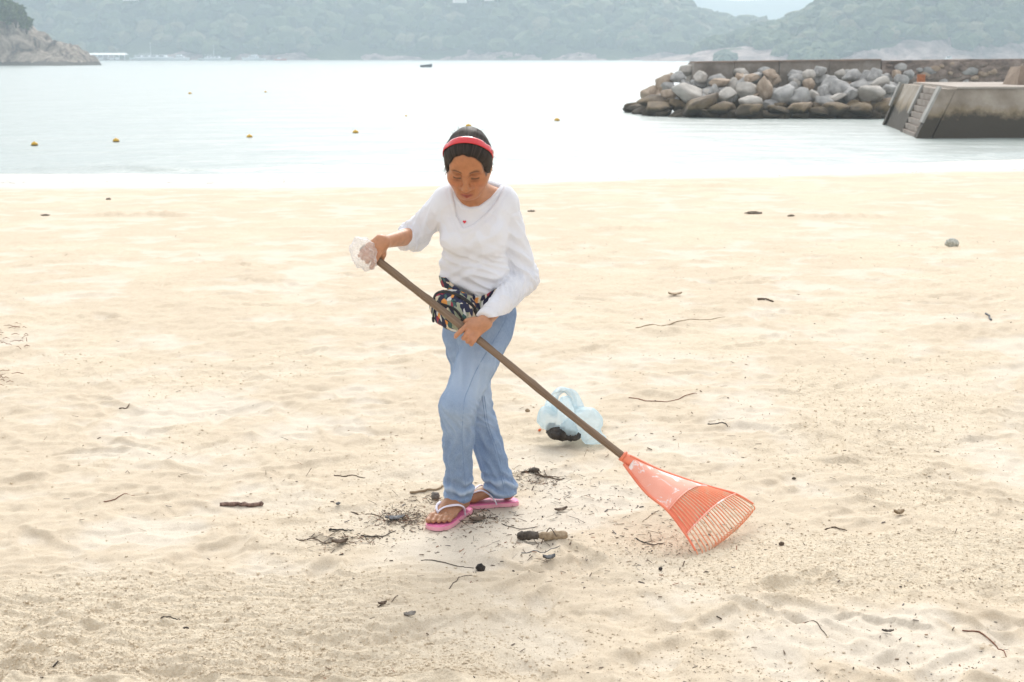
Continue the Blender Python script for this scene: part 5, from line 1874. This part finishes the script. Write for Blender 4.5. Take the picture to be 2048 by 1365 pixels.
# ================================================================== things lying on the sand
def build_rubbish_bag():
    m = film('pale_blue_film', (.72, .88, .95), .50, .3)
    black = simple('black_wet_leaves', (.025, .022, .02), (.06, .05, .04), scale=30, rough=.6, bs=.6, bscale=60, bdist=.01)
    g = gp(1125, 884)
    Yg = g[1]
    root = thing('rubbish_bag', 'pale blue translucent carrier bag half full of dark litter lying on the sand', 'plastic bag', tuple(g))
    c = lambda px, py, dy=0.0: at(px, py, Yg + dy)
    k = Yg / F
    prims = [ell(c(1105, 840, .02), (.060, .07, .055)), ell(c(1090, 832, .0), (.030, .05, .040), k=.03), ell(c(1150, 842, .05), (.075, .07, .062), k=.04), ell(c(1180, 846, .02), (.056, .05, .066), k=.04),
             ell(c(1188, 876, -.02), (.052, .035, .030), k=.03), ell(c(1138, 858, -.05), (.036, .020, .052), k=.012), ell(c(1130, 812, .03), (.040, .035, .05), k=.03)]
    V, Q = solidify(Solid(prims, [(lambda P: P[:, 2] - (g[2] - .002), .004)]), g - .32, g + .32, .005)
    V = crumple(V, Q, .009, 12, 5)
    V[:, 2] = np.maximum(V[:, 2], g[2] + .001)
    body = mesh_ob('film', V, Q, m, root)
    # carrying handle standing up as a loop
    lp = [c(1100, 830, .01), c(1104, 806, .00), c(1113, 788, .0), c(1128, 781, .02), c(1145, 791, .05), c(1156, 809, .06), c(1160, 826, .05)]
    P = spline(np.array(lp), 40)
    n = len(P)
    V, Fc = [], []
    for i, q in enumerate(P):
        t = i / (n - 1)
        t_ = P[min(i + 1, n - 1)] - P[max(i - 1, 0)]; t_ /= np.linalg.norm(t_)
        side = np.cross(t_, (0, 1, 0))
        w = .019 + .022 * abs(2 * t - 1) ** 2 + .005 * math.sin(11 * t)
        for j in range(6):
            u = -1 + 2 * j / 5
            V.append(q + side * w * u * .8 + np.array((0, .018 * u + .012 * math.sin(9 * t + 3 * u), .004 * math.sin(23 * t + 5 * u))))
    for i in range(n - 1):
        for j in range(5):
            Fc.append((i * 6 + j, i * 6 + j + 1, (i + 1) * 6 + j + 1, (i + 1) * 6 + j))
    h = mesh_ob('handle', V, Fc, m, body)
    s = h.modifiers.new('thickness', 'SOLIDIFY'); s.thickness = .0012
    # dark litter showing under the flap
    prims = [ell(c(1116, 866, -.035), (.046, .045, .026)), ell(c(1138, 872, -.03), (.050, .04, .018), k=.02), ell(c(1104, 858, -.02), (.022, .03, .026), k=.015)]
    V, Q = solidify(Solid(prims), g - .25, g + .25, .005)
    V = crumple(V, Q, .010, 38, 9)
    mesh_ob('litter', V, Q, black, root)
    o = gp(1079, 863)
    r = np.random.default_rng(3); iv, if_ = ico(1)
    tag(mesh_ob('orange_scrap', iv * (1 + .3 * r.normal(size=(len(iv), 1)).clip(-1, 1)) * np.array((.010, .008, .007)) + o + (0, 0, .006), if_, simple('orange_scrap_plastic', (.80, .16, .04), rough=.5), origin=o), 'tiny bright orange scrap by the left side of the blue bag', 'scrap')
build_rubbish_bag()

BARK = {}
def bark_mat(k):
    if k not in BARK:
        cs = {'mottled': ((.075, .042, .035), (.30, .20, .16)), 'shore': ((.30, .31, .27), (.60, .60, .55)), 'weed': ((.10, .08, .06), (.24, .20, .15)), 'dark': ((.045, .036, .029), (.11, .09, .07)), 'brown': ((.075, .050, .034), (.16, .115, .08)), 'grey': ((.14, .125, .11), (.27, .245, .215)), 'red': ((.16, .062, .035), (.27, .13, .08)),
              'tan': ((.25, .18, .11), (.40, .31, .21)), 'black': ((.022, .019, .017), (.06, .05, .045)), 'slate': ((.10, .105, .115), (.20, .205, .21)), 'sand': ((.52, .40, .26), (.63, .51, .36)), 'shell': ((.72, .66, .60), (.82, .78, .74))}[k]
        BARK[k] = simple('debris_' + k, cs[0], cs[1], scale=60, rough=.85, bs=.7, bscale=130, bdist=.004)
    return BARK[k]

def stick(name, cat, label, pts, r, mat, forks=(), seed=0, lift=.7, taper=.45, group=None):
    """a stick, twig or root lying on the sand; pts in photo positions"""
    rr = random.Random(seed + 3)
    r = r * (.62 if r < .006 else .8)
    P = spline(np.array([gp(*p) for p in pts]), 14)
    for q in P:
        q[2] = sand_z(q[0], q[1]) + r * lift
        q += np.array((rr.uniform(-1, 1), rr.uniform(-1, 1) * 1.6, rr.uniform(-.2, .7))) * (r * .9 if r < .005 else r * .35)
    n = len(P)
    rs = [r * (1 - taper * i / n) * rr.uniform(.8, 1.2) for i in range(n)]
    rs[0] *= .8; rs[-1] *= .6
    o = P[n // 2].copy()
    if not forks:
        b = MB(); b.tube(P, rs, 7)
        return tag(b.build(name, bark_mat(mat), origin=o), label, cat, group)
    root = thing(name, label, cat, o, group)
    MB().tube(P, rs, 7).build('stem', bark_mat(mat), root)
    for f in forks:
        Q = spline(np.array([gp(*p) for p in f]), 8)
        for q in Q:
            q[2] = sand_z(q[0], q[1]) + r * .8 + rr.uniform(0, .5) * r
        MB().tube(Q, [r * .6 * (1 - .5 * i / 8) for i in range(8)], 6).build('branch', bark_mat(mat), root)
    return root

def lump(name, cat, label, px, py, size, mat, seed=0, flat=.6, sub=3, rough=.28, tilt=0.0, sink=.15):
    """a stone, pod or flake of bark; size in metres (x, y, z half sizes)"""
    g = gp(px, py)
    iv, if_ = ico(sub)
    q = iv * (1 + rough * n3(iv, 1.7, seed + 1.3) + rough * .5 * n3(iv, 4.1, seed + 7.7))[:, None] * np.array(size)
    ca, sa = math.cos(tilt), math.sin(tilt)
    q = np.c_[q[:, 0] * ca - q[:, 1] * sa, q[:, 0] * sa + q[:, 1] * ca, q[:, 2]]
    q = q + g + (0, 0, size[2] * (1 - sink))
    return tag(mesh_ob(name, q, if_, bark_mat(mat), origin=g), label, cat)

def flake(name, cat, label, px, py, L, W, mat, ang=0.0, curl=.3, seed=0, th=.003):
    """curled leaf or bark flake with a pointed outline"""
    g = gp(px, py)
    rr = random.Random(seed)
    V, Fc = [], []
    n = 9
    for i in range(n + 1):
        t = i / n
        w = W * (math.sin(math.pi * (t * .94 + .03)) ** .7) * rr.uniform(.8, 1.1)
        for j in range(5):
            u = -1 + j / 2
            x = L * (t - .5); y = w * u
            z = curl * W * u * u + curl * L * .35 * (2 * t - 1) ** 2 + rr.uniform(-.001, .001)
            V.append((g[0] + x * math.cos(ang) - y * math.sin(ang), g[1] + x * math.sin(ang) + y * math.cos(ang), g[2] + z + .004))
    m = len(V)
    V += [(a, b, c_ + th) for a, b, c_ in V]
    for i in range(n):
        for j in range(4):
            a = i * 5 + j
            Fc += [(a, a + 5, a + 6, a + 1), (m + a, m + a + 1, m + a + 6, m + a + 5)]
        for j in (0, 4):
            a = i * 5 + j
            Fc.append((a, a + 5, m + a + 5, m + a))
    return tag(mesh_ob(name, V, Fc, bark_mat(mat), origin=g), label, cat)

def build_debris():
    # short log by the near foot: dark broken half, paler barked half
    g0, g1 = gp(1034, 1085), gp(1135, 1091)
    root = thing('driftwood_log', 'short thick driftwood log, half black half tan, below the front foot of the woman', 'driftwood', (g0 + g1) / 2)
    A, B = g0 + (0, 0, .016), g1 + (0, 0, .014)
    rr = random.Random(4)
    def logpart(t0, t1, mat, nm):
        V, Fc = [], []
        n, k = 14, 12
        for i in range(n + 1):
            t = t0 + (t1 - t0) * i / n
            p = A + (B - A) * t
            for j in range(k):
                a = 6.2832 * j / k
                r = .0180 * (1 + .45 * float(vnoise(t * 7, math.cos(a) * 1.3 + 5, 4)) + .30 * float(vnoise(t * 22, math.sin(a) * 2.5, 6)) + .10 * rr.uniform(-1, 1)) * (.55 if i in (0, n) else .9 if i in (1, n - 1) else 1)
                V.append(p + np.array((0, math.cos(a) * r, math.sin(a) * r * .82)))
        for i in range(n):
            for j in range(k):
                Fc.append((i*k + j, i*k + (j+1) % k, (i+1)*k + (j+1) % k, (i+1)*k + j))
        Fc += [tuple(range(k))[::-1], tuple(n*k + j for j in range(k))]
        mesh_ob(nm, V, Fc, bark_mat(mat), root)
    logpart(0, .44, 'dark', 'broken_end'); logpart(.42, 1.0, 'tan', 'barked_end')
    tw = spline(np.array([gp(1082, 1096) + (0, -.01, .012), gp(1089, 1084) + (0, -.024, .020), gp(1100, 1080) + (0, -.012, .030), gp(1112, 1092) + (0, -.02, .018)]), 12)
    MB().tube(tw, .0022, 6).build('bark_loop', bark_mat('brown'), root)

    S = stick
    S('stick', 'stick', 'short reddish dark weathered stick lying alone left of the woman', [(441, 1014), (470, 1012.3), (500, 1013.6), (526, 1013)], .0115, 'mottled', seed=1, taper=.1)
    S('stick', 'stick', 'smooth brown stick lying just behind the front foot of the woman', [(820, 989), (845, 985), (870, 983), (888, 977)], .0075, 'tan', seed=2)
    S('twig', 'twig', 'dark forked twig nearest left of the pink sandals', [(658, 1069), (680, 1066), (708, 1066)], .0055, 'black', seed=3)
    S('twig', 'twig', 'long dark twig pointing at the front sandal from the left', [(722, 1073), (748, 1077), (768, 1075), (792, 1064)], .0045, 'dark', [[(745, 1077), (760, 1082)]], seed=4)
    S('twig', 'twig', 'thin pale twig left of a bark piece, leftmost of the raked heap', [(592, 1086), (625, 1083), (650, 1087), (672, 1086)], .0035, 'brown', [[(625, 1083), (648, 1078)]], seed=5)
    S('twig', 'twig', 'bent brown twig sloping down to the dark bark plate beside the sandals', [(702, 1022), (725, 1029), (748, 1033), (768, 1040)], .0045, 'brown', seed=6)
    S('twig', 'twig', 'long thin wavy twig next to the black pod in front of the woman', [(842, 1123), (880, 1128), (915, 1133), (935, 1132), (948, 1130)], .0028, 'dark', seed=7)
    S('twig', 'twig', 'thin curved twig below the black pod, bent like a bow', [(898, 1178), (908, 1165), (925, 1156), (945, 1153)], .0025, 'dark', seed=8)
    S('twig', 'twig', 'thin brown straight twig lying on smooth sand far left of the sandals', [(668, 951), (700, 950), (730, 952)], .0045, 'brown', seed=9)
    S('twig', 'twig', 'lone thin brown twig slanting on the sand, left of the reddish dark stick', [(208, 1010), (240, 1003), (270, 996)], .0035, 'red', seed=10)
    S('twig', 'twig', 'red-brown arched twig with a knob at its end, lower right corner', [(1926, 1262), (1960, 1264), (1990, 1280), (2005, 1300), (2014, 1319)], .0042, 'red', seed=11)
    S('twig', 'twig', 'thin kinked grey twig on pale sand left of the red-brown arched one', [(1602, 1236), (1625, 1240), (1642, 1256), (1660, 1272)], .0028, 'brown', seed=12)
    S('twig', 'twig', 'rough dark twig in the raked sand right of the rake head', [(1650, 1065), (1672, 1062), (1695, 1062)], .0048, 'brown', seed=13)
    S('twig', 'twig', 'dark y-shaped twig in front of the rake tines', [(1272, 1083), (1300, 1091), (1328, 1090)], .0040, 'dark', [[(1290, 1087), (1306, 1083)]], seed=14)
    S('twig', 'twig', 'long thin reddish twig right of the blue carrier bag', [(1258, 802), (1295, 806), (1340, 805), (1375, 798), (1395, 795)], .0042, 'red', seed=15)
    S('twig', 'twig', 'forked black twig above the rake head on the right', [(1415, 853), (1440, 851), (1456, 856)], .0050, 'black', [[(1436, 852), (1444, 846)]], seed=16)
    S('twig', 'twig', 'dark curved twig on its own far up the right side', [(1970, 633), (1978, 638), (1982, 645)], .010, 'slate', seed=17)
    S('stick', 'stick', 'dark straight stick on mid beach, right of the shoulder of the woman', [(1515, 606), (1532, 605), (1548, 607)], .010, 'brown', seed=18)
    S('twig', 'twig', 'long pale root lying on the sand above the blue carrier bag', [(1270, 662), (1310, 656), (1360, 648), (1400, 645), (1450, 641)], .0055, 'tan', seed=19)
    S('twig', 'twig', 'thin knobbly twig just below the driftwood log', [(1042, 1112), (1070, 1108), (1100, 1106), (1122, 1103)], .0032, 'slate', seed=20)
    S('twig', 'twig', 'thin twig with a seed on it, right of the front sandal', [(1003, 1052), (1030, 1060), (1052, 1061), (1075, 1058)], .0028, 'dark', seed=21)
    S('twig', 'twig', 'small brown twig on open sand left of the knee of the woman', [(238, 819), (250, 817), (261, 814)], .0055, 'brown', seed=22)
    S('twig', 'twig', 'thin dark sliver sticking from a bark flake in the lower middle', [(755, 1217), (775, 1208), (797, 1197)], .0030, 'brown', seed=23)
    S('twig', 'twig', 'short dark twig low on the left in the raked sand', [(322, 1246), (342, 1240), (362, 1241)], .0040, 'dark', seed=24)
    S('stick', 'stick', 'knot of dark brown broken bark sticks behind the back heel', [(1044, 949), (1062, 946), (1085, 950), (1128, 954)], .006, 'brown', [[(1055, 948), (1068, 943), (1082, 947)], [(1070, 951), (1100, 949), (1120, 951)]], seed=25)
    S('twig', 'twig', 'pale thin twig slanting up toward the rake plate', [(1285, 1050), (1302, 1038), (1318, 1026)], .0024, 'tan', seed=26)
    lump('bark_chunk', 'bark', 'dark humped chunk of bark lying on the broken sticks behind the back heel', 1068, 948, (.024, .014, .010), 'dark', 1, tilt=.2)
    lump('seed_pod', 'seed pod', 'small round black pod in front of the woman', 961, 1134, (.017, .012, .014), 'black', 2)
    lump('pine_burr', 'burr', 'round grey-brown burr right behind the front foot', 871, 1000, (.017, .015, .017), 'grey', 3)
    lump('stone', 'stone', 'grey stone standing alone far up the beach on the right', 1904, 493, (.066, .05, .046), 'shore', 4)
    lump('stone', 'stone', 'flat dark clump far up the beach in front of the landing side', 1507, 430, (.10, .04, .018), 'weed', 5, rough=.55)
    lump('stone', 'stone', 'small dark pebble beside the flat clump far up the beach', 1582, 436, (.04, .03, .012), 'weed', 6, rough=.5)
    lump('stone', 'stone', 'dark pebble lying near the wet sand right of the woman', 1063, 425, (.045, .03, .012), 'weed', 8, rough=.5)
    lump('stone', 'stone', 'small dark pebble left of the sand mound far up the beach', 217, 400, (.04, .03, .02), 'weed', 9)
    lump('stone', 'stone', 'dark pebble lying at the foot of the left edge, near the wet sand', 91, 433, (.05, .03, .013), 'weed', 10, rough=.5)
    lump('seed_pod', 'seed pod', 'brown curled seed pod right of the rake tines', 1563, 1092, (.010, .007, .007), 'brown', 11)
    lump('seed_pod', 'seed pod', 'tiny black seed in the sand below the rake tips', 1321, 1147, (.007, .006, .006), 'black', 12)
    lump('seed_pod', 'seed pod', 'small dark seed on raked sand at lower left', 372, 1260, (.009, .006, .005), 'dark', 13)
    lump('seed_pod', 'seed pod', 'small dark seed left of the driftwood log in the lower middle', 1588, 956, (.009, .006, .005), 'dark', 14)
    lump('stone', 'stone', 'small brown round stone left of the blue carrier bag', 1055, 824, (.012, .010, .009), 'tan', 15)
    F_ = flake
    F_('bark_plate', 'bark', 'dark slate bark plate among the raked heap left of the front sandal', 790, 1043, .075, .018, 'slate', .15, .25, 1)
    F_('bark_plate', 'bark', 'brown bark plate half under the front sandal', 955, 1044, .062, .022, 'brown', .1, .15, 2)
    F_('bark_chip', 'bark', 'splintered reddish bark chip between the back foot and the rake', 1122, 1026, .056, .012, 'brown', .45, .35, 3)
    F_('bark_chip', 'bark', 'rough brown bark chip at the left end of the raked heap', 680, 1093, .060, .015, 'brown', .3, .4, 4)
    F_('bark_chip', 'bark', 'dark pointed bark chip in the lower middle with a sliver beside it', 765, 1214, .030, .009, 'brown', .5, .4, 5)
    F_('leaf', 'leaf', 'grey curled dead leaf right of the driftwood log', 1098, 1131, .044, .015, 'slate', .2, .5, 6)
    F_('leaf', 'leaf', 'pale brown crumpled leaf in the raked sand far right of the rake', 1797, 1042, .040, .014, 'tan', .0, .6, 7)
    F_('leaf', 'leaf', 'dark narrow leaf on pale sand at lower right', 1775, 1273, .036, .006, 'dark', -.1, .3, 8)
    F_('leaf', 'leaf', 'dull brown leaf lying below the bark chip in the lower middle', 820, 1243, .040, .014, 'grey', .5, .3, 9)
    F_('leaf', 'leaf', 'small brown leaf flake far up the middle right beach', 1350, 594, .10, .03, 'tan', .1, .3, 10)
    F_('leaf', 'leaf', 'grey leaf lying on pale sand left of the raked heap', 676, 1012, .020, .010, 'slate', .9, .4, 11)
    # heap of weed at the left edge
    r = np.random.default_rng(8)
    b = MB()
    for k in range(80):
        px, py = r.uniform(-60, 55), r.choice([660, 676, 695, 757, 768]) + r.normal() * 7
        if px > 60 - abs(py - 690) * .3: continue
        g = gp(px, py, .006)
        d = np.array((r.normal(), r.normal() * .5, .12 * r.normal())); d *= r.uniform(.012, .045) / np.linalg.norm(d)
        b.tube([g - d, g + (0, 0, .008), g + d], [.0015, .002, .001], 4)
    tag(b.build('dried_weed', bark_mat('red')), 'scatter of reddish dried weed at the left photo edge', 'dried weed', kind='stuff')
build_debris()

# ---- countless small bits: leaf crumbs, splinters, seeds; and loose grains of the raked sand
def build_litter():
    r = np.random.default_rng(77)
    m, nt, p, o = newmat('litter_bits')
    gi = N(nt, 'ShaderNodeNewGeometry')
    c = ramp(nt, gi.outputs['Random Per Island'], [(0, (.03, .024, .02)), (.30, (.095, .065, .046)), (.55, (.20, .14, .09)), (.75, (.13, .125, .13)), (.88, (.36, .26, .17)), (1, (.28, .12, .07))])
    nt.links.new(c, p.inputs['Base Color']); p.inputs['Roughness'].default_value = .9
    pts = []
    def sc(n, fx, fy, l0, l1):
        for _ in range(n):
            pts.append((fx(), fy(), r.uniform(l0, l1)))
    # raked heap round her feet
    for cx, cy, sx, sy, n in ((800, 1040, 38, 14, 900), (835, 1018, 40, 10, 300), (905, 1075, 90, 18, 380), (960, 1040, 40, 10, 380), (690, 1085, 40, 12, 200), (1075, 968, 45, 14, 500), (1130, 1000, 70, 30, 420),
                              (1080, 1060, 80, 30, 360), (1350, 1075, 90, 40, 520), (1255, 985, 90, 40, 420), (1120, 1140, 110, 25, 260), (1280, 1130, 120, 30, 420), (1000, 1090, 160, 40, 400)):
        for _ in range(int(n * (.5 if sy > 22 else .85))):
            q = gp_flat(cx + sx * r.normal(), cy + sy * r.normal())
            if r.random() < .75: pts.append((q[0], q[1], r.choice([.0022, .0038, .006, .011], p=[.5, .3, .14, .06]) * r.uniform(.55, 1.2)))
    # tangled splinters and hair-thin stems in the drifts
    spl = []
    for cx, cy, sx, sy, n in ((800, 1042, 34, 12, 190), (690, 1088, 42, 10, 90), (960, 1040, 40, 9, 80), (1078, 958, 40, 12, 150), (1130, 1005, 60, 22, 60), (1040, 1100, 90, 22, 60), (1330, 1075, 80, 30, 70), (860, 1000, 30, 8, 40), (1300, 900, 200, 60, 60), (400, 950, 260, 90, 40)):
        for _ in range(n):
            q = gp_flat(cx + sx * r.normal(), cy + sy * r.normal())
            spl.append((q[0], q[1], r.uniform(.006, .024)))
    # thin scatter everywhere, thicker to the right
    n = 15000
    y = 3.7 + 11 * r.random(n) ** 1.9; x = (r.random(n) - .5) * .86 * y
    dens = .13 + .42 * sstep(-.3, 1.0, x) + .25 * sstep(0, .5, fbm(x * 1.3, y * 1.1, 55, 3))
    ok = r.random(n) < dens * np.clip(1.2 - (y - 4) / 14, .25, 1)
    for a, b in zip(x[ok], y[ok]):
        pts.append((a, b, r.choice([.0018, .003, .005, .009], p=[.5, .33, .14, .03]) * r.uniform(.7, 1.5) * (1 + max(b - 6, 0) * .05)))
    # faint wrack line along the last wave's reach
    for _ in range(260):
        x_ = r.uniform(-11, 12); y_ = float(shore(x_)) - 4.6 + .5 * vnoise(np.array([x_ * .5]), np.array([0.0]), 9)[0] + .18 * r.normal()
        if vnoise(np.array([x_ * .8]), np.array([3.0]), 10)[0] > -.1: pts.append((x_, y_, r.uniform(.02, .07)))
    ns_ = len(spl)
    pts = np.array(pts + spl)
    n = len(pts)
    z = sand_full(pts[:, 0], pts[:, 1])
    box = np.array([(-1, -1, -1), (1, -.7, -1), (1, .7, -1), (-1, 1, -1), (-.8, -.8, 1), (.7, -.5, 1), (.8, .6, 1), (-.7, .8, 1)], float)
    bf = np.array([(0, 3, 2, 1), (4, 5, 6, 7), (0, 1, 5, 4), (1, 2, 6, 5), (2, 3, 7, 6), (3, 0, 4, 7)])
    L = pts[:, 2]; W = L * r.choice([.10, .16, .3, .55], n, p=[.35, .35, .2, .1]) * r.uniform(.8, 1.2, n); T = np.minimum(W, .0025) * r.uniform(.3, .9, n)
    W = np.where(L > .005, np.minimum(W, .0024), W)
    W[n - ns_:] = r.uniform(.0006, .0014, ns_); T[n - ns_:] = W[n - ns_:]
    a = r.uniform(0, 6.283, n); tl = r.normal(0, .25, n)
    v = box[None] * np.stack([L, W, T], 1)[:, None]
    v[..., 2] += v[..., 0] * tl[:, None] + .15 * L[:, None] * (v[..., 0] / L[:, None]) ** 2
    x_ = v[..., 0] * np.cos(a)[:, None] - v[..., 1] * np.sin(a)[:, None]; y_ = v[..., 0] * np.sin(a)[:, None] + v[..., 1] * np.cos(a)[:, None]
    V = np.stack([x_ + pts[:, 0:1], y_ + pts[:, 1:2], v[..., 2] + (z + .0008 + np.abs(tl) * L * .6)[:, None]], -1).reshape(-1, 3)
    Fc = (bf[None] + np.arange(n)[:, None, None] * 8).reshape(-1, 4)
    tag(mesh_ob('litter', V, Fc, m, smooth=False), kind='stuff')

    # crumbs of damp sand thrown up by the rake and by feet
    n = 90000
    y = 3.75 + 4.5 * r.random(n) ** 1.6; x = (r.random(n) - .5) * .84 * y
    ok = r.random(n) < np.clip(raked(x, y) * 1.1 + .05, 0, 1)
    x, y = x[ok], y[ok]; n = len(x)
    z = sand_full(x, y)
    s = r.choice([.0016, .0026, .0042, .0065], n, p=[.55, .32, .11, .02]) * r.uniform(.7, 1.3, n)
    iv = np.array([(1, 0, 0), (0, 1, 0), (-1, 0, 0), (0, -1, 0), (0, 0, .75), (0, 0, -.75)], float)
    f = np.array([(0, 1, 4), (1, 2, 4), (2, 3, 4), (3, 0, 4), (1, 0, 5), (2, 1, 5), (3, 2, 5), (0, 3, 5)])
    V = iv[None] * s[:, None, None] * r.uniform(.6, 1.35, (n, 6, 1))
    V = V + np.stack([x, y, z + s * .25], 1)[:, None]
    Fc = (f[None] + np.arange(n)[:, None, None] * 6).reshape(-1, 3)
    cm = simple('sand_crumb', (.60, .50, .37), (.72, .62, .48), scale=40, rough=.95)
    tag(mesh_ob('sand_crumbs', V.reshape(-1, 3), Fc, cm), kind='stuff')

def gp_flat(px, py):
    d = _FW + np.array(((px - 1024) / F, 0, 0)) + _UP * ((682.5 - py) / F)
    return (np.array((0, 0, H)) + d * (-H / d[2]))[:2]
build_litter()
